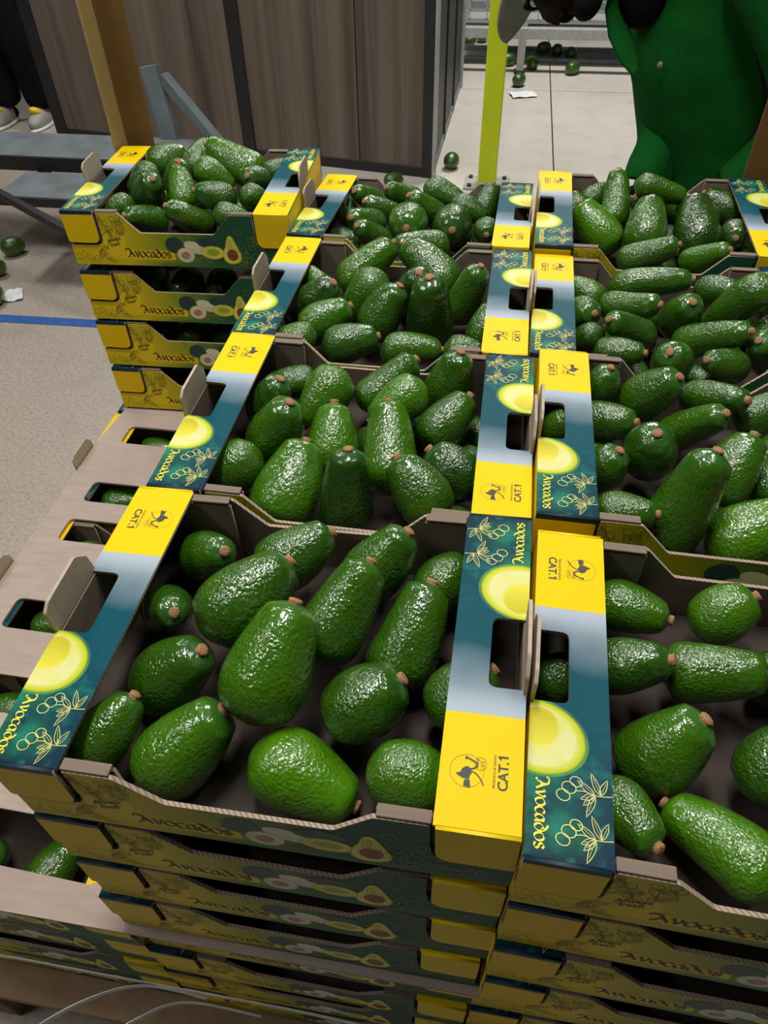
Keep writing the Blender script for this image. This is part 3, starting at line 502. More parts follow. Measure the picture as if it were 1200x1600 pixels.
LOWER = {'B': [((0.2143, 0.4847, -0.0719), (-0.7129, 0.7011, 0.0143), 0.0467, 0.0654, 'p', 0.35), ((0.2536, 0.5282, -0.0726), (0.9991, -0.0397, -0.0154), 0.046, 0.0645, 'p', 0.41), ((0.335, 0.3586, -0.0745), (0.7876, -0.616, -0.015), 0.0463, 0.0648, 'p', 0.38), ((0.3385, 0.4622, -0.0737), (0.6705, -0.7418, -0.0138), 0.047, 0.0658, 'p', 0.33), ((0.3367, 0.531, -0.0736), (-0.8204, 0.5716, 0.0153), 0.0465, 0.0651, 'p', 0.39)], 'C': [((0.027, 0.7254, -0.0768), (-0.5648, 0.8252, 0.0019), 0.0466, 0.0653, 'p', 0.34), ((0.0256, 0.8196, -0.0761), (-0.555, 0.8318, 0.0018), 0.048, 0.0672, 'p', 0.26), ((0.1963, 0.859, -0.0753), (0.4518, -0.8921, -0.0014), 0.0509, 0.0713, 'p', 0.33), ((0.348, 0.8685, -0.0758), (-0.1077, 0.9942, 0.0002), 0.0509, 0.0713, 'p', 0.45)], 'D': [((0.0633, 1.0207, -0.0831), (-0.8487, -0.5283, 0.0229), 0.0467, 0.0654, 'p', 0.34), ((0.0508, 1.0859, -0.0862), (0.9821, 0.188, -0.0083), 0.046, 0.0644, 'p', 0.34), ((0.1529, 1.107, -0.0858), (0.6693, 0.7423, -0.032), 0.0487, 0.0682, 'p', 0.29), ((0.1776, 1.0137, -0.0828), (0.1999, 0.9789, -0.0419), 0.0466, 0.0653, 'p', 0.42), ((0.262, 1.1484, -0.0889), (0.0018, 0.9991, -0.0428), 0.046, 0.0644, 'p', 0.25), ((0.3174, 1.1219, -0.0874), (0.8321, 0.5541, -0.024), 0.0469, 0.0657, 'p', 0.43), ((0.3388, 1.0719, -0.0855), (-0.8772, -0.4797, 0.0208), 0.0464, 0.065, 'p', 0.42)], 'X': [((-0.3231, 1.1707, -0.0542), (-0.3445, -0.9386, -0.0179), 0.0464, 0.065, 'p', 0.41), ((-0.2529, 1.0856, -0.0543), (0.9827, -0.1849, 0.0062), 0.0477, 0.0668, 'p', 0.23), ((-0.2511, 1.1687, -0.0523), (-0.3461, 0.9381, 0.0115), 0.049, 0.0686, 'p', 0.3), ((-0.1927, 1.0588, -0.0539), (0.9167, 0.3994, 0.0147), 0.0483, 0.0676, 'p', 0.28), ((-0.1373, 1.025, -0.053), (0.8987, 0.4383, 0.0152), 0.05, 0.07, 'p', 0.4), ((-0.1625, 1.1117, -0.0521), (-0.8169, 0.5768, 0.0015), 0.0497, 0.0696, 'p', 0.39), ((-0.1603, 1.197, -0.0522), (-0.1944, 0.9808, 0.0136), 0.0466, 0.0653, 'p', 0.32), ((-0.0784, 1.1832, -0.0518), (-0.9211, 0.3893, -0.0024), 0.0465, 0.065, 'p', 0.34)], 'E1': [((0.4517, 0.5667, -0.0621), (0.8258, 0.5637, -0.014), 0.0474, 0.0663, 'p', 0.38), ((0.4754, 0.4812, -0.0602), (0.9714, 0.2372, -0.011), 0.0494, 0.0692, 'p', 0.33), ((0.6828, 0.5218, -0.062), (-0.7732, -0.634, 0.0144), 0.0503, 0.0705, 'p', 0.4)], 'E2': [((0.4463, 0.8548, -0.0892), (0.7643, 0.6448, -0.0107), 0.0466, 0.0652, 'p', 0.36), ((0.5001, 0.7868, -0.0877), (0.5988, 0.8008, -0.0144), 0.0465, 0.0651, 'p', 0.27), ((0.5447, 0.6979, -0.0845), (0.4179, -0.9083, 0.0195), 0.0491, 0.0688, 'p', 0.44), ((0.5581, 0.8151, -0.0879), (-0.7308, 0.6825, -0.0159), 0.047, 0.0658, 'p', 0.26), ((0.5971, 0.8857, -0.0884), (-0.9995, -0.0305, -0.0023), 0.0486, 0.0681, 'p', 0.34), ((0.6309, 0.7109, -0.086), (-0.5783, 0.8156, -0.0181), 0.0461, 0.0645, 'p', 0.26), ((0.6818, 0.7752, -0.0866), (-0.0002, 0.9998, -0.0201), 0.0473, 0.0662, 'p', 0.21), ((0.7179, 0.8653, -0.0886), (0.2852, 0.9583, -0.0185), 0.0466, 0.0652, 'p', 0.31)], 'E3': [((0.4345, 1.1778, -0.0744), (-0.2416, 0.9702, 0.0179), 0.0473, 0.0662, 'p', 0.26), ((0.5591, 1.2116, -0.0733), (-0.966, 0.2584, -0.0007), 0.0466, 0.0652, 'p', 0.36), ((0.5832, 1.1092, -0.075), (0.9742, 0.2256, 0.0104), 0.047, 0.0658, 'p', 0.43), ((0.6119, 1.0073, -0.0771), (0.5916, 0.806, 0.0197), 0.0465, 0.0651, 'p', 0.34), ((0.6447, 1.137, -0.0741), (0.9881, -0.1539, 0.0029), 0.0469, 0.0657, 'p', 0.27), ((0.751, 1.1391, -0.0701), (-0.3739, 0.9273, 0.0162), 0.0536, 0.0751, 'p', 0.41), ((0.756, 1.0372, -0.0731), (-0.1872, -0.9821, -0.0207), 0.0516, 0.0723, 'p', 0.32)]}
SLOT = [(-0.235, 0.055, -0.462, (0.45, -0.1, 0.6), 0.062, 'avocado with its stem up, in the front slot beside the nearest stack'), (-0.145, 0.06, -0.47, (0.2, 0.5, 0.1), 0.06, 'stemless side of an avocado in the front slot, right of the stem-up one'), (-0.335, 0.712, -0.464, (1, 0.1, 0.1), 0.06, 'avocado under the layer sheet in the second slot from the far end'), (-0.325, 0.872, -0.466, (1, 0, 0.1), 0.058, 'avocado under the layer sheet in the farthest slot'), (-0.325, 0.568, -0.464, (1, 0.02, 0), 0.058, 'avocado under the layer sheet in the middle slot, below its rim'), (-0.325, 0.418, -0.464, (1, 0.2, 0.3), 0.058, 'avocado under the layer sheet in the slot beside the raised handle flap'), (-0.32, 0.256, -0.464, (-1, 0.02, 0), 0.06, 'avocado under the layer sheet in the slot at the left picture edge')]
FLOORAV = [(-0.112, 6.71, 0.085, 0.3, 'left one of two avocados beyond the lime post, far floor'), (-0.017, 6.84, 0.085, 1.2, 'right one of two avocados beyond the lime post, far floor'), (0.485, 6.5, 0.09, 0.5, 'left avocado of the cluster of three on the far floor'), (0.59, 6.44, 0.09, 1.5, 'middle avocado of the cluster of three on the far floor'), (0.69, 6.36, 0.09, 2.0, 'right avocado of the cluster of three on the far floor'), (0.699, 5.948, 0.09, 0.8, 'lone avocado on the far floor nearest the green coat'), (0.323, 5.618, 0.085, 1.0, 'avocado lying beside the crumpled white paper scrap'), (0.402, 6.06, 0.09, 2.2, 'avocado in front of the conveyor leg'), (0.22, 6.14, 0.09, 0.2, 'avocado half hidden behind the lime post'), (0.005, 4.02, 0.085, 1.4, 'avocado on the floor against the booth corner'), (-0.272, 3.7, 0.08, 0.4, 'avocado on the floor just beyond the farthest middle carton'), (-1.901, 2.71, 0.085, 0.9, 'farthest of three avocados on the floor at left picture edge'), (-1.875, 2.5, 0.085, 0.2, 'middle of three avocados on the floor at left picture edge'), (-1.74, 2.27, 0.08, 1.7, 'nearest of three avocados at left picture edge, by the paper scrap')]

# ---------------------------------------------------------------- setting: floor, walls
FZ = -1.0
fl = tag(link('floor', box_mesh((-7, -3, FZ - .06), (5, 12, FZ - .014)), None, ['dark']), kind='structure')
def jx(y): return .568 - .0138 * (y - 4.06)
for (y0, y1) in ((-3, 5.53), (5.536, 12)):
    for s in (-1, 1):
        xa = (-7, -7) if s < 0 else (jx(y0) + .004, jx(y1) + .004); xb = (jx(y0) - .004, jx(y1) - .004) if s < 0 else (5, 5)
        v = [(xa[0], y0), (xb[0], y0), (xb[1], y1), (xa[1], y1)]
        link('floor_slab', pyd([(*q, FZ - .03) for q in v] + [(*q, FZ) for q in v], [(4, 5, 6, 7), (0, 1, 5, 4), (1, 2, 6, 5), (2, 3, 7, 6), (3, 0, 4, 7)]), fl, ['conc'])
tag(link('trim_1', bar_mesh((-6, 2.03, FZ + .001), (-.45, 2.2, FZ + .001), .055, .002, 0), None, ['blue']), kind='structure')
# booth of laminate panels between dark posts
WA, WB = Vector((-2.46, 4.28, 0)), Vector((-.075, 3.862, 0)); du = (WB - WA).normalized(); nrm = Vector((du.y, -du.x, 0)); WL = (WB - WA).length
wall = tag(empty('wall_back'), kind='structure')
def wpt(s, off, z): q = WA + du * s + nrm * off; return Vector((q.x, q.y, z))
def wbox(s0, s1, o0, o1, z0, z1, bev=0):
    me = box_mesh((s0, o0, z0), (s1, o1, z1), bev)
    me.transform(Matrix(((du.x, nrm.x, 0, WA.x), (du.y, nrm.y, 0, WA.y), (0, 0, 1, 0), (0, 0, 0, 1)))); return me
for s0, s1 in ((.03, .66), (.667, 1.29), (1.35, 1.99), (1.997, 2.36)): link('panel', wbox(s0, s1, -.03, 0, FZ + .05, 1.3), wall, ['wood'])
for s0, s1, mt in ((-.03, .05, 'dark'), (1.28, 1.355, 'dark'), (2.355, WL - .012, 'dark'), (WL - .011, WL, 'palesteel')): link('post', wbox(s0, s1, -.04, .012, FZ, 1.3, .003), wall, [mt])
link('bottom_rail', wbox(.05, 2.36, -.04, .008, FZ, FZ + .05, .003), wall, ['dark'])
wr = tag(empty('wall_right'), kind='structure')
e0 = Vector((-.075, 3.862)); e1 = Vector((-.085, 5.58))
link('panel', box_mesh((-.12, 3.87, FZ + .03), (-.088, 5.56, 1.3)), wr, ['dark'])
for y in (4.45, 5.0): link('post', box_mesh((-.12, y, FZ), (-.078, y + .05, 1.3), .003), wr, ['dark'])
link('post', box_mesh((-.12, 5.54, FZ), (-.07, 5.6, 1.3), .003), wr, ['palesteel'])
link('bottom_rail', box_mesh((-.12, 3.87, FZ), (-.08, 5.56, FZ + .04), .003), wr, ['steel'])

# ---------------------------------------------------------------- pallet and layer board
pal = tag(empty('pallet', Matrix.Translation((-.45, -.04, FZ))), 'wooden pallet carrying the whole carton stack', 'pallet')
PT = -.8265
for k in range(10):
    y = -.0 + k * .14; link('top_board', box_mesh((0, y, PT - .022 - FZ), (1.27, y + .1, PT - FZ), .002), pal, ['pallet'])
for x in (0, .565, 1.13):
    link('stringer_board', box_mesh((x, 0, PT - .044 - FZ), (x + .1, 1.36, PT - .022 - FZ), .002), pal, ['pallet'])
    for y in (0, .63, 1.26): link('block', box_mesh((x, y, .022), (x + .1, y + .1, PT - .044 - FZ), .003), pal, ['pallet'])
    link('bottom_board', box_mesh((x, 0, 0), (x + .1, 1.36, .022), .002), pal, ['pallet'])
PZ = -.4115
outl = [(-.4245, .02), (-.16, -.010), (.80, -.004), (.80, 1.24), (-.412, 1.24), (-.412, .93), (-.4245, .82)]
holes = [[(-.376, y0), (-.045, y0), (-.045, y1), (-.376, y1)] for y0, y1 in ((.824, .878), (.655, .708), (.556, .609), (.368, .426), (.229, .288))] + [[(-.30, .040), (-.055, .033), (-.055, .100), (-.30, .103)]]
pad = slab([outl] + [rnd_poly(h, .012) for h in holes], .004, Matrix.Translation((0, 0, PZ - .002)))
tag(link('layer_board', pad, None, ['pad']), 'flat brown cardboard layer sheet with a row of slots left of nearest carton stack', 'board')

# ---------------------------------------------------------------- cartons
TOPNAME = {'A': 'nearest middle', 'B': 'second middle', 'C': 'third middle', 'D': 'farthest middle',
           'E0': 'nearest right-hand', 'E1': 'second right-hand', 'E2': 'third right-hand', 'E3': 'farthest right-hand', 'X': 'far-left'}
CLAB = {'A': 'open yellow and green avocado carton at the front of the middle column, handle flap raised',
        'B': 'open avocado carton second from the front in the middle column, holding upright fruit',
        'C': 'open avocado carton third from the front in the middle column',
        'D': 'open avocado carton at the far end of the middle column, beside the far-left stack',
        'E0': 'open avocado carton at the front of the right-hand column, cut by the photo edge',
        'E1': 'open avocado carton second from the front in the right-hand column',
        'E2': 'open avocado carton third from the front in the right-hand column',
        'E3': 'open avocado carton at the far end of the right-hand column, before the green coat',
        'X': 'heaped avocado carton on top of the separate far-left stack'}
POSE = {}
for n, ps in BOXES.items():
    POSE[n] = at_pose(*ps); place_carton(POSE[n], CLAB[n], 'open cartons on top of the stacks')
LAYER = .1029
rj = random.Random(5)
def stack(name, x, y, top, rot, count, group, where, first=1):
    for k in range(first, first + count):
        zt = top - k * LAYER
        POSE[name, k] = at_pose(x + rj.uniform(-.004, .004), y + rj.uniform(-.003, .004), zt, rot + rj.uniform(-.004, .004))
        lab = 'closed-in avocado carton, %s below the top carton of the %s stack' % (ORD[k - 1], where)
        place_carton(POSE[name, k], lab, group, False)
stack('A', 0, 0, 0, 0, 3, 'stacked cartons at the front', 'nearest middle')
stack('E0', .402, -.008, 0, R(-.9), 3, 'stacked cartons at the front', 'nearest right-hand')
stack('X', BOXES['X'][0], BOXES['X'][1], 0, R(2.68), 3, 'stacked cartons at far left', 'far-left')
LOW = PZ - .0058
for nm, x, where in (('LL', -.415, 'left'), ('LM', -.003, 'middle'), ('LR', .402, 'right-hand')):
    for k in range(4):
        POSE[nm, k] = at_pose(x + rj.uniform(-.004, .004), .004 + rj.uniform(-.003, .004), LOW - k * LAYER, rj.uniform(-.004, .004))
        place_carton(POSE[nm, k], 'avocado carton below the layer sheet, front %s column, %s from the sheet down' % (where, ORD[k]), 'cartons below the layer sheet', False)
for r in (1, 2, 3):
    POSE['LL', 'r', r] = at_pose(-.4295, .004 + r * .309, LOW)
    place_carton(POSE['LL', 'r', r], 'avocado carton seen through the layer sheet slots, %s behind the front left one' % ORD[r - 1], 'cartons below the layer sheet', 'left' if r < 3 else False)
def hidden(x, y, zt, label, group, sz=1):
    o = link('carton', SIMPLE); o.matrix_world = at_pose(x, y, zt) @ Matrix.Translation((0, 0, CH * (1 - sz))) @ Matrix.Diagonal((1, 1, sz, 1)); tag(o, label, 'carton', group)
for nm in ('B', 'C', 'D', 'E1', 'E2', 'E3'):
    ps = BOXES[nm]
    pitch = (min((POSE[nm] @ Vector(q)).z for q in ((0, 0, 0), (CW, 0, 0), (0, CD, 0), (CW, CD, 0))) - .0015 - PZ) / 3; sz = (pitch - .0006) / (CH + .0012)
    for k in (0, 1, 2): hidden(ps[0], ps[1], PZ + pitch * k + .0003 + CH * sz, 'avocado carton hidden inside the upper stack under the open top row', 'hidden cartons of the upper stack', sz)
for r in (1, 2, 3):
    for k in (1, 2, 3): hidden(-.4295, .004 + r * .309, LOW - k * LAYER, 'avocado carton at the left flank low under the layer sheet', 'hidden cartons of the lower left stack')

# ---------------------------------------------------------------- avocados
def lathe(prof, seg, bend=0, squash=0, seed=0):
    rg = random.Random(seed); ph = rg.uniform(0, 6)
    V, F = [(0, 0, prof[0][0])], []
    for z, r in prof[1:-1]:
        for i in range(seg):
            t = 2 * math.pi * i / seg; rr = r * (1 + squash * math.cos(2 * t + ph) + .012 * math.cos(3 * t + ph * 2 + z * 3))
            V.append((rr * math.cos(t) + bend * (.25 - z * z) * 4 * .5 - bend * .2, rr * math.sin(t), z))
    V.append((0, 0, prof[-1][0])); n = len(prof) - 2; L = len(V) - 1
    for i in range(seg):
        j = (i + 1) % seg; F.append((0, 1 + j, 1 + i)); F.append((L, 1 + (n - 1) * seg + i, 1 + (n - 1) * seg + j))
        for k in range(n - 1): F.append((1 + k * seg + i, 1 + k * seg + j, 1 + (k + 1) * seg + j, 1 + (k + 1) * seg + i))
    me = pyd(V, [f[::-1] for f in F] if prof[0][0] < prof[-1][0] else F, True)
    bm = bmesh.new(); bm.from_mesh(me); bmesh.ops.recalc_face_normals(bm, faces=bm.faces); bm.to_mesh(me); bm.free(); me.shade_smooth(); return me
def profile(keys, n=22):
    """radius along the axis (0 = stem end .. 1 = blunt end), rounded ends"""
    P = []
    for i in range(n + 1):
        t = .5 - .5 * math.cos(math.pi * i / n)
        k = max(j for j in range(len(keys)) if keys[j][0] <= t + 1e-9); k = min(k, len(keys) - 2)
        g = lambda q: keys[max(0, min(len(keys) - 1, q))]
        (ta, a), (tb, b), (tc, c), (td, d) = g(k - 1), g(k), g(k + 1), g(k + 2)
        s = (t - tb) / (tc - tb); m0 = (c - a) / (tc - ta + 1e-9) * (tc - tb); m1 = (d - b) / (td - tb + 1e-9) * (tc - tb)
        r = (2 * s ** 3 - 3 * s * s + 1) * b + (s ** 3 - 2 * s * s + s) * m0 + (-2 * s ** 3 + 3 * s * s) * c + (s ** 3 - s * s) * m1
        r = max(r, 0) * min(1, math.sqrt(max(0, t / .07))) ** 1 * min(1, math.sqrt(max(0, 1 - t) / .13) ) ** .6
        P.append((.5 - t, r * .5))
    P[0] = (.492, 0); P[-1] = (-.5, 0)
    P.insert(1, (.497, .05))
    return P
KEYS = {'r': [(0, .48), (.12, .68), (.3, .90), (.55, 1.0), (.8, .86), (1, .52)],
        'p': [(0, .48), (.12, .64), (.28, .80), (.48, .95), (.68, 1.0), (.86, .86), (1, .52)],
        'e': [(0, .48), (.1, .66), (.25, .79), (.45, .90), (.65, .98), (.8, .98), (.92, .8), (1, .55)]}
AV = {}
for v in 'rpe':
    AV[v] = [lathe(profile(KEYS[v]), 26, {'r': .0, 'p': .03, 'e': .07}[v] * (1 + s) * (-1) ** s, .012 * (s + 1), s) for s in range(3)]
    for me in AV[v]: me.materials.append(M['avo'])
sp = [(1, 0), (1.0, .35), (.92, .72), (.75, .92), (.45, 1.0), (.2, .9), (0, .95), (-.5, 1.2), (-.6, 0)]
STEM = lathe(sp, 10, 0, .06, 3); STEM.materials.append(M['stem'])
ra = random.Random(11)
def avocado(c, a, W, L, v, tone, label, group):
    o = link('avocado', AV[v][ra.randrange(3)])
    z = Vector(a).normalized(); q = z.to_track_quat('Z', 'Y')
    o.matrix_world = Matrix.Translation(c) @ q.to_matrix().to_4x4() @ Matrix.Rotation(ra.uniform(0, 6.28), 4, 'Z') @ Matrix.Diagonal((W, W, L, 1))
    o.color = (tone, tone, tone, 1); tag(o, label, 'avocado', group)
    s = link('stem', STEM, o); r = .0062 * (W / .065) ** .5
    s.matrix_local = Matrix.Translation((0, 0, .490)) @ Matrix.Diagonal((r / W, r / W, .0042 / L, 1)) @ Matrix.Rotation(ra.uniform(0, 6), 4, 'Z')
    return o
ROW = {0: 'front row', 1: 'second row', 2: 'third row', 3: 'back row'}
SH = {'r': 'round', 'p': 'pear-shaped', 'e': 'long'}
for n, lst in AVOS.items():
    for (c, a, W_, L_, v, row, rank, tone) in lst:
        tn = 'blackish-green' if tone < .2 else 'dark green' if tone < .4 else 'mid-green' if tone < .6 else 'bright green'
        avocado(c, a, W_, L_, v, tone, '%s %s avocado, %s from left in %s of %s carton' % (tn, SH[v], ORD[rank], ROW[row], TOPNAME[n]), 'avocados in the %s carton' % TOPNAME[n])
for n, lst in LOWER.items():
    for k, (c, a, W_, L_, v, tone) in enumerate(lst):
        avocado(c, a, W_, L_, v, tone, 'shaded avocado deep between the top fruit of the %s carton, %s from left' % (TOPNAME[n], ORD[k]), 'lower layer of the %s carton' % TOPNAME[n])
def fill_front(key, ks, where, xs=(.10, .165, .235, .30)):
    for k in ks:
        mw = POSE[key, k]
        for i, x in enumerate(xs):
            Wd = ra.uniform(.056, .062)
            c = mw @ Vector((x + ra.uniform(-.006, .006), .061 + ra.uniform(0, .012), .0405)); a = Vector((ra.uniform(-.25, .25), 1 if ra.random() < .5 else -1, .1))
            avocado(c, a, Wd, Wd * 1.38, 'p', ra.uniform(.2, .5), '%s avocado inside %s, %s carton under its %s' % (ORD[i], where, ORD[k if key[0] == 'L' else k - 1], 'sheet' if key[0] == 'L' else 'top one'), 'avocados inside the stacked cartons')
fill_front('A', (1,), 'nearest middle stack'); fill_front('X', (1, 2), 'far-left stack')
for (x, y, z, ax, Wd, lab) in SLOT:
    avocado((x, y, z), ax, Wd, Wd * 1.4, 'p', .4, lab, 'avocados under the layer sheet')
for (x, y, Wd, az, lab) in FLOORAV:
    avocado((x, y, FZ + Wd * .49), (math.cos(az), math.sin(az), .05), Wd, Wd * 1.3, 'r', .3, lab, 'avocados dropped on the floor')

# ---------------------------------------------------------------- corner boards of the pallet
def corner_board(x, y, sx, z0, z1, label):
    o = empty('corner_board', Matrix.Translation((x, y, z0)))
    t = .005; h = z1 - z0
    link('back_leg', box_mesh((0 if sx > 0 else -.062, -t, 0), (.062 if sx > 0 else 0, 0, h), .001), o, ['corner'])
    link('side_leg', box_mesh((0 if sx > 0 else -t, -.055, 0), (t if sx > 0 else 0, -t, h), .001), o, ['cornerlit'])
    tag(o, label, 'corner board')
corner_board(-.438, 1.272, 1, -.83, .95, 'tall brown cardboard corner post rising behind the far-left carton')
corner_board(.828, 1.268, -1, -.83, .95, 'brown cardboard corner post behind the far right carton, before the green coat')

# ---------------------------------------------------------------- lime post
o = empty('guard_post', Matrix.Translation((.215, 3.8, FZ)))
link('upright', box_mesh((-.047, -.047, .012), (.047, .047, 2.6), .006), o, ['lime'])
link('base_plate', box_mesh((-.12, -.08, 0), (.12, .09, .012), .002), o, ['palesteel'])
for x in (-.09, .09):
    for y in (-.055, .065): link('bolt', box_mesh((x - .011, y - .011, .012), (x + .011, y + .011, .024), .003), o, ['dark'])
tag(o, 'lime yellow square steel post bolted to the pale floor', 'post')

# ---------------------------------------------------------------- machine frame far back
o = empty('conveyor_frame', Matrix.Translation((0, 6, FZ)))
for y in (-.07, 1.3):
    link('side_beam', box_mesh((-.6, y, .22), (2.4, y + .06, .285), .004), o, ['palesteel'])
    for x in (.29, 1.5): link('leg', box_mesh((x, y, .02), (x + .055, y + .055, .22), .003), o, ['palesteel']); link('foot', box_mesh((x - .012, y - .012, 0), (x + .067, y + .067, .02), .002), o, ['dark'])
for y in (.24, .57): link('floor_rail', box_mesh((-.6, y, 0), (2.4, y + .05, .03), .004), o, ['steel'])
tag(o, 'pale grey low conveyor frame across the far end of the hall', 'conveyor')
o = empty('wire_crate', Matrix.Translation((-.1, 6.1, FZ + .286)))
for i in range(5): link('long_wire', bar_mesh((0, 0, .02 + i * .055), (1.4, 0, .02 + i * .055), .007, .007, 0), o, ['palesteel'])
for i in range(12): link('upright_wire', bar_mesh((.02 + i * .123, 0, 0), (.02 + i * .123, 0, .26), .007, .007, 0), o, ['palesteel'])
link('back_panel', box_mesh((0, .3, 0), (1.4, .31, .26)), o, ['steel'])
link('tray_floor', box_mesh((0, -.004, 0), (1.4, .31, .008)), o, ['palesteel'])
tag(o, 'pale wire crate standing on the far conveyor frame', 'crate')

# ---------------------------------------------------------------- bench frame at left
o = empty('steel_bench', Matrix.Translation((-1.7, 3.0, FZ)))
def bl(name, a, b, wd, ht, mt='steel'): link(name, bar_mesh(Vector(a) - Vector((-1.7, 3.0, FZ)), Vector(b) - Vector((-1.7, 3.0, FZ)), wd, ht), o, [mt])
link('top_plate', box_mesh((-.9, -.16, .385), (.62, .13, .40), .003), o, ['steel'])
link('front_rail', box_mesh((-.9, -.175, .34), (.62, -.16, .40), .003), o, ['dark'])
link('lower_shelf', box_mesh((-.05, -.47, .335), (.36, -.21, .352), .003), o, ['steel'])
link('shelf_rim', box_mesh((-.05, -.485, .315), (.36, -.47, .352), .003), o, ['dark'])
bl('brace', (-2.3, 2.84, -.62), (-1.70, 2.51, -.64), .03, .03, 'dark'); bl('brace', (-1.70, 2.51, -.64), (-1.30, 2.30, -.69), .03, .03, 'dark')
bl('brace', (-1.29, 2.31, -.69), (-1.29, 2.56, -.66), .045, .04, 'dark')
for x in (-2.5, -1.16):
    for y in (2.87, 3.1): bl('leg', (x, y, -.615), (x, y, FZ), .04, .04, 'dark')
bl('cross_rail', (-1.72, 2.58, -.68), (-1.72, 2.9, -.68), .03, .03, 'dark'); bl('cross_rail', (-1.36, 2.58, -.68), (-1.36, 2.9, -.68), .03, .03, 'dark')
bl('upright', (-1.20, 3.12, -.62), (-1.25, 3.16, -.32), .075, .05); bl('diagonal', (-1.20, 3.16, -.36), (-.96, 3.10, -.62), .05, .045, 'steel')
bl('shelf_arm', (-1.2, 3.10, -.63), (-.92, 3.08, -.63), .05, .03)
tag(o, 'low blue-grey steel bench frame with shelf beyond the far-left stack', 'bench')

# ---------------------------------------------------------------- paper scraps
def paper(x, y, sx, sy, rot, label):
    V, F = [], []; rg = random.Random(int(abs(x) * 100))
    for i in range(5):
        for j in range(4): V.append(((i / 4 - .5) * sx, (j / 3 - .5) * sy, .004 + rg.uniform(0, .012)))
    for i in range(4):
        for j in range(3): F.append((i * 4 + j, i * 4 + j + 4, i * 4 + j + 5, i * 4 + j + 1))
    me = pyd(V, F); q = link('paper_scrap', me, None, ['paper']); q.location = (x, y, FZ); q.rotation_euler.z = rot
    md = q.modifiers.new('thick', 'SOLIDIFY'); md.thickness = .001
    tag(q, label, 'paper')
paper(.36, 5.40, .17, .12, .3, 'crumpled white paper scrap on the pale floor beyond the lime post')
paper(-1.70, 2.34, .07, .10, .5, 'small pale paper scrap on the floor at far left')

# ---------------------------------------------------------------- straps hanging at the front
def strap(pts, label):
    P = smooth_pts(pts, 8); V, F = [], []
    for i, q in enumerate(P):
        p = Vector(q); a = Vector(P[max(0, i - 1)]); b = Vector(P[min(len(P) - 1, i + 1)]); d = (b - a).normalized()
        s = Vector((0, 0, 1)); s = (s - d * s.dot(d)).normalized(); n = d.cross(s)
        for x, y in ((-.006, -.0006), (.006, -.0006), (.006, .0006), (-.006, .0006)): V.append(tuple(p + s * x + n * y))
    for i in range(len(P) - 1):
        for k in range(4): F.append((4 * i + k, 4 * i + (k + 1) % 4, 4 * i + 4 + (k + 1) % 4, 4 * i + 4 + k))
    F += [(0, 1, 2, 3), tuple(4 * (len(P) - 1) + k for k in (3, 2, 1, 0))]
    tag(link('packing_strap', pyd(V, F), None, ['strap']), label, 'strap', 'plastic straps around the cartons')
strap([(-.437, .35, -.655), (-.437, .03, -.655), (-.41, -.014, -.655), (-.2, -.014, -.651), (.0, -.014, -.645), (.2, -.014, -.639), (.41, -.022, -.632), (.6, -.022, -.627)], 'upper taut white plastic strap around the lower cartons')
strap([(.05, -.016, -.662), (-.04, -.018, -.648), (-.11, -.05, -.640), (-.18, -.10, -.655), (-.24, -.14, -.70), (-.28, -.16, -.78), (-.28, -.17, -.87), (-.25, -.18, -.985)], 'loose white plastic strap end curling down at bottom left corner')
strap([(.12, -.016, -.715), (.01, -.018, -.708), (-.05, -.05, -.700), (-.10, -.09, -.715), (-.14, -.12, -.77), (-.15, -.14, -.87), (-.12, -.16, -.985)], 'second loose strap end curling down nearer the middle stack')

# ---------------------------------------------------------------- people
def skin_mesh(name, pts, edges, rad, mat, parent, sub=2, root=0):
    me = pyd([], []); me = bpy.data.meshes.new('m'); me.from_pydata(pts, edges, [])
    o = link(name, me, parent, [mat])
    md = o.modifiers.new('skin', 'SKIN'); md.use_smooth_shade = True
    for i, v in enumerate(me.skin_vertices[0].data):
        r = rad[i]; v.radius = r if isinstance(r, tuple) else (r, r); v.use_root = (i == root)
    s = o.modifiers.new('sub', 'SUBSURF'); s.levels = s.render_levels = sub
    bpy.context.view_layer.update()
    dg = bpy.context.evaluated_depsgraph_get(); m2 = bpy.data.meshes.new_from_object(o.evaluated_get(dg))
    o.modifiers.clear(); o.data = m2; m2.shade_smooth(); return o
def hand(wrist, d, side, P, E, Rr, base):
    """palm and five fingers appended to a skin skeleton; d = forearm direction, side = towards the thumb"""
    d = Vector(d).normalized(); s = Vector(side); s = (s - d * s.dot(d)).normalized(); n = d.cross(s)
    w = Vector(wrist); palm = w + d * .05; ip = len(P); P.append(tuple(palm)); Rr.append((.030, .018)); E.append((base, ip))
    for k, (off, L) in enumerate(((.026, .066), (.009, .075), (-.009, .070), (-.026, .055))):
        prev = ip; q = palm + d * .03 + s * off
        for j, (f, c) in enumerate(((0, 0), (.4, .18), (.72, .5), (1, .95))):
            P.append(tuple(q + d * L * f * (1 - .25 * c) + n * L * .45 * c)); Rr.append(.0095 - .0012 * j); E.append((prev, len(P) - 1)); prev = len(P) - 1
    prev = ip
    for j, q in enumerate((w + d * .035 + s * .034, w + d * .06 + s * .052, w + d * .082 + s * .056 + n * .012)):
        P.append(tuple(q)); Rr.append(.012 - .0015 * j); E.append((prev, len(P) - 1)); prev = len(P) - 1
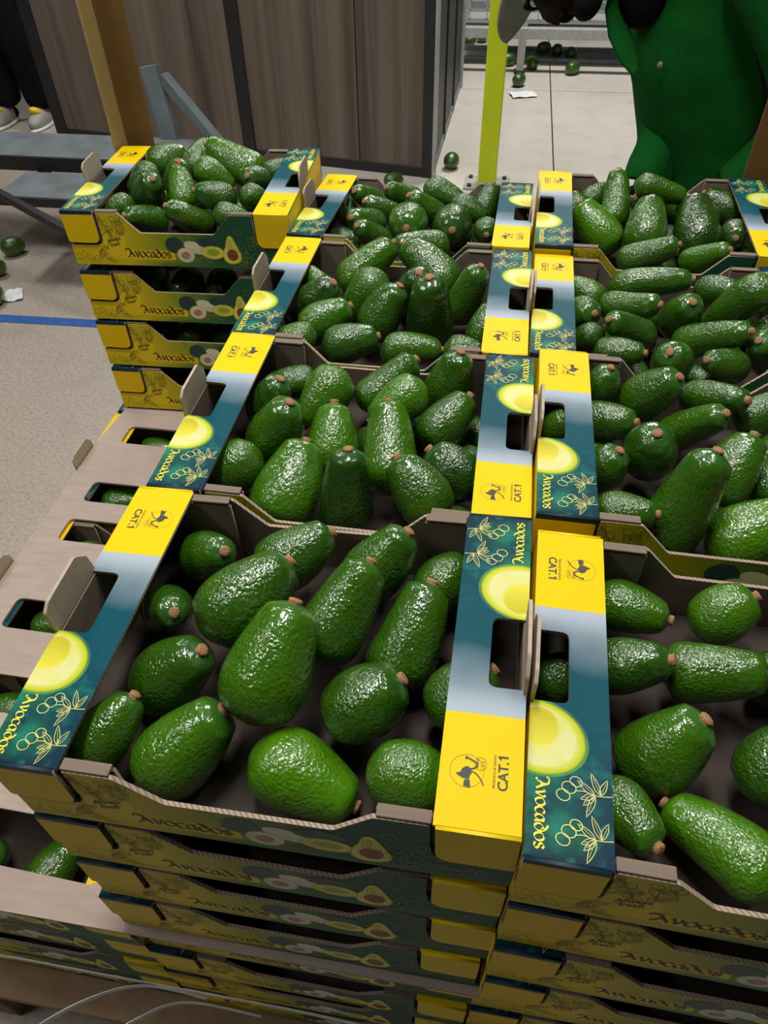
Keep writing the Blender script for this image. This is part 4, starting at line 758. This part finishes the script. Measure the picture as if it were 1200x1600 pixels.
def ellipsoid(c, r, rot=(0, 0, 0), seg=24, ring=16, fn=None):
    bm = bmesh.new(); bmesh.ops.create_uvsphere(bm, u_segments=seg, v_segments=ring, radius=1)
    mw = Matrix.Translation(c) @ Euler(rot).to_matrix().to_4x4() @ Matrix.Diagonal((*r, 1))
    for v in bm.verts:
        if fn: v.co = fn(v.co.copy())
        v.co = mw @ v.co
    me = bpy.data.meshes.new('m'); bm.to_mesh(me); bm.free(); me.shade_smooth(); return me

# worker bending over the far right cartons
wk = tag(empty('person', Matrix.Translation((1.12, 2.0, FZ))), 'person in green coat and pale cap bending over the far right cartons', 'person')
o0 = Vector((1.12, 2.0, FZ)); rel = lambda q: tuple(Vector(q) - o0)
P = [rel(q) for q in ((1.12, 2.05, -.06), (1.02, 1.98, .12), (.88, 1.90, .27), (.74, 1.84, .33), (.62, 1.80, .32), (.52, 1.78, .27))]
E = [(0, 1), (1, 2), (2, 3), (3, 4), (4, 5)]; Rr = [(.16, .12), (.15, .11), (.17, .12), (.15, .10), .058, .055]
for sy, hx_, ex in ((-1, .85, .93), (1, .70, .70)):
    b0 = len(P)
    for q, r in (((.80, 1.86 + sy * .17, .27), .062), ((ex, 1.86 + sy * .19, .0), .045), ((hx_, 1.755 + sy * .09, -.225), .032)):
        P.append(rel(q)); Rr.append(r); E.append((3 if len(P) - 1 == b0 else len(P) - 2, len(P) - 1))
    hand(P[-1], (-.35, -.25, -.9), (-.6, -.5 * sy, .3), P, E, Rr, len(P) - 1)
for sy in (-1, 1):
    b0 = len(P)
    for q, r in (((1.13, 2.05 + sy * .10, -.14), .095), ((1.10, 2.03 + sy * .11, -.52), .065), ((1.14, 2.06 + sy * .12, -.91), .045), ((1.02, 2.02 + sy * .13, -.955), .04), ((.93, 1.99 + sy * .13, -.965), .03)):
        P.append(rel(q)); Rr.append(r); E.append((0 if len(P) - 1 == b0 else len(P) - 2, len(P) - 1))
body = skin_mesh('body', P, E, Rr, 'skin', wk)
def face(v):                       # jaw, nose and eye sockets on the front (+x) side of a unit sphere, z up
    x, y, z = v
    if z < 0: x *= 1 - .18 * (-z); y *= 1 + .28 * z
    if x > .6 and abs(y) < .22 and -.35 < z < .18: x += .30 * (1 - abs(y) / .22) * (.4 + (.18 - z))
    if x > .5 and .1 < z < .32 and .15 < abs(y) < .55: x -= .10
    if x > .6 and abs(y) < .35 and -.62 < z < -.42: x += .10
    return Vector((x, y, z))
HC = Vector((.402, 1.80, .237))
hz = Vector((-.84, .54, .10)).normalized(); hx = Vector((-.06, 0, -1)); hx = (hx - hz * hx.dot(hz)).normalized(); hy = hz.cross(hx)
head = link('head', ellipsoid((0, 0, 0), (.098, .076, .118), fn=face, seg=32, ring=24), wk, ['skin'])
head.matrix_local = Matrix.Translation(HC - o0) @ Matrix((hx, hy, hz)).transposed().to_4x4()
link('beard', ellipsoid((.052, 0, -.088), (.042, .040, .030)), head, ['black'])
link('moustache', ellipsoid((.090, 0, -.046), (.016, .034, .010)), head, ['black'])
link('brow', ellipsoid((.086, 0, .038), (.014, .052, .010)), head, ['black'])
link('hair', ellipsoid((-.022, 0, .0), (.086, .079, .112)), head, ['black'])
for s in (-1, 1): link('ear', ellipsoid((-.008, s * .074, -.005), (.016, .010, .030)), head, ['skin']); link('eye', ellipsoid((.077, s * .032, .024), (.010, .012, .010), seg=12, ring=8), head, ['paper'])
link('cap_crown', ellipsoid((-.006, 0, .040), (.098, .083, .092), fn=lambda v: Vector((v.x, v.y, max(v.z, 0)))), head, ['cap'])
vis = pyd(*(lambda n: ([(.080 + .100 * math.sin(math.pi * i / n) - .02 * abs(math.cos(math.pi * i / n)), -.082 * math.cos(math.pi * i / n), .078 + .026 * math.sin(math.pi * i / n)) for i in range(n + 1)], [tuple(range(n + 1))]))(16))
vo = link('cap_visor', vis, head, ['cap']); md = vo.modifiers.new('t', 'SOLIDIFY'); md.thickness = .004
# the coat: lofted rings, open at the hem
def loft(rings, seg=40, wob=0, seed=1):
    rg = random.Random(seed); ph = [rg.uniform(0, 6) for _ in range(4)]; V, F = [], []
    for k, (c, ax, rx, ry) in enumerate(rings):
        ax = Vector(ax).normalized(); x = Vector((0, 1, 0)).cross(ax).normalized(); y = ax.cross(x)
        for i in range(seg):
            t = 2 * math.pi * i / seg
            f = 1 + wob * (k / len(rings)) * (math.sin(5 * t + ph[0] + k * .25) + .7 * math.sin(9 * t + ph[1] - k * .2)) + wob * .35 * math.sin(3 * t + ph[2] + k * .9)
            V.append(tuple(Vector(c) - o0 + x * rx * f * math.cos(t) + y * ry * f * math.sin(t)))
    for k in range(len(rings) - 1):
        for i in range(seg): j = (i + 1) % seg; F.append((k * seg + i, k * seg + j, (k + 1) * seg + j, (k + 1) * seg + i))
    return pyd(V, F, True)
rings = [((.60, 1.84, .335), (-1, -.2, .1), .075, .085), ((.68, 1.86, .34), (-1, -.25, .25), .115, .13)]
for z, xl in ((.245, .585), (.165, .595), (.10, .590), (.04, .603), (-.02, .632), (-.08, .665), (-.14, .705), (-.20, .735), (-.28, .765), (-.38, .785), (-.48, .79)):
    rx = .37 if z < .2 else .28
    rings.append(((xl + rx, 1.93, z), (-.25 if z > .2 else -.05, 0, 1), rx, .215))
ct = link('coat', loft(rings, 64, .03), wk, ['coat'])
md = ct.modifiers.new('t', 'SOLIDIFY'); md.thickness = .006
md = ct.modifiers.new('s', 'SUBSURF'); md.levels = md.render_levels = 1
def sleeve(pts):
    rg = [(p, tuple(Vector(pts[max(0, i - 1)][0]) - Vector(pts[min(len(pts) - 1, i + 1)][0])), r, r * 1.05) for i, (p, r) in enumerate(pts)]
    s = link('sleeve', loft(rg, 28, .05, 4), wk, ['coat']); m_ = s.modifiers.new('t', 'SOLIDIFY'); m_.thickness = .005
    m_ = s.modifiers.new('s', 'SUBSURF'); m_.levels = m_.render_levels = 1
sleeve([((.80, 1.72, .28), .09), ((.90, 1.66, .17), .095), ((.98, 1.64, .03), .085), ((.95, 1.63, -.10), .08), ((.86, 1.65, -.19), .062)])
sleeve([((.72, 2.08, .25), .08), ((.67, 2.06, .12), .068), ((.672, 2.03, .02), .056), ((.70, 1.97, -.075), .054), ((.722, 1.92, -.125), .062), ((.712, 1.885, -.165), .048), ((.700, 1.865, -.195), .056), ((.698, 1.85, -.235), .058)])
lap = pyd([rel(q) for q in ((.522, 1.80, .20), (.518, 1.80, .15), (.535, 1.79, .10), (.568, 1.78, .055), (.60, 1.77, .03), (.61, 1.80, .04), (.59, 1.83, .09), (.565, 1.85, .14), (.56, 1.87, .20))], [tuple(range(9))])
lp = link('lapel', lap, wk, ['coat']); lp.modifiers.new('t', 'SOLIDIFY').thickness = .006
link('shirt', ellipsoid(rel((.60, 1.86, .22)), (.075, .08, .12)), wk, ['black'])
# placket edge and buttons on the coat front
for q in ((.655, 1.775, .05),):
    bt = link('button', ellipsoid((0, 0, 0), (.007, .007, .003), seg=12, ring=8), ct, ['button']); bt.matrix_local = Matrix.Translation(rel(q)) @ Matrix.Rotation(R(75), 4, 'X') @ Matrix.Rotation(R(-20), 4, 'Y')

# person standing at far left: dark trousers and trainers
w2 = tag(empty('person', Matrix.Translation((-2.80, 4.46, FZ))), 'person in black trousers and grey trainers standing beside the wooden booth', 'person')
P = [(0, .05, .95), (0, .04, 1.15), (0, .03, 1.38), (0, .03, 1.50), (0, .02, 1.62), (0, .02, 1.70)]; E = [(0, 1), (1, 2), (2, 3), (3, 4), (4, 5)]; Rr = [(.16, .12), (.14, .10), (.18, .11), .06, .085, .08]
for s in (-1, 1):
    b0 = len(P)
    for q, r in (((s * .09, .05, .86), .10), ((s * .115, .02, .48), .075), ((s * .125, .06, .09), .05)): P.append(q); Rr.append(r); E.append((0 if len(P) - 1 == b0 else len(P) - 2, len(P) - 1))
    b0 = len(P)
    for q, r in (((s * .21, .03, 1.36), .06), ((s * .26, .05, 1.08), .045), ((s * .25, -.04, .86), .034)): P.append(q); Rr.append(r); E.append((2 if len(P) - 1 == b0 else len(P) - 2, len(P) - 1))
    hand(P[-1], (0, -.15, -1), (-s * .3, -1, 0), P, E, Rr, len(P) - 1)
skin_mesh('body', P, E, Rr, 'skin', w2)
tr = []
for s in (-1, 1):
    tr.append(((s * .125, .06, .10), .062)); 
Pt = [(0, .05, .97), (0, .05, 1.02)]; Et = [(0, 1)]; Rt = [(.19, .15), (.185, .145)]
for s in (-1, 1):
    b0 = len(Pt)
    for q, r in (((s * .10, .05, .84), .125), ((s * .12, .02, .48), .098), ((s * .128, .05, .2), .085), ((s * .13, .055, .08), .085)): Pt.append(q); Rt.append(r * 1.32); Et.append((0 if len(Pt) - 1 == b0 else len(Pt) - 2, len(Pt) - 1))
skin_mesh('trousers', Pt, Et, Rt, 'black', w2)
skin_mesh('jacket', [(0, .05, 1.0), (0, .04, 1.2), (0, .03, 1.42), (-.22, .03, 1.36), (-.265, .05, 1.08), (.22, .03, 1.36), (.265, .05, 1.08)], [(0, 1), (1, 2), (2, 3), (3, 4), (2, 5), (5, 6)], [(.2, .16), (.18, .14), (.2, .13), .085, .065, .085, .065], 'black', w2)
for s in (-1, 1):
    def shoe(v):
        z = max(v.z, -.55); return Vector((v.x * (1 - .12 * v.y), v.y, z * (1 + .35 * v.y if v.z > 0 else 1)))
    sh = link('trainer', ellipsoid((s * .13, -.03, .050), (.048, .135, .066), fn=shoe), w2, ['shoe'])
    link('sole', ellipsoid((s * .13, -.03, .012), (.051, .140, .022), fn=lambda v: Vector((v.x, v.y, max(-.5, min(.5, v.z))))), sh, ['sole'])
    link('tongue', ellipsoid((s * .13, -.062, .098), (.034, .058, .026), (R(-30), 0, 0)), sh, ['shoeyel'])
    link('heel_panel', ellipsoid((s * .13, .075, .052), (.044, .034, .038)), sh, ['black'])
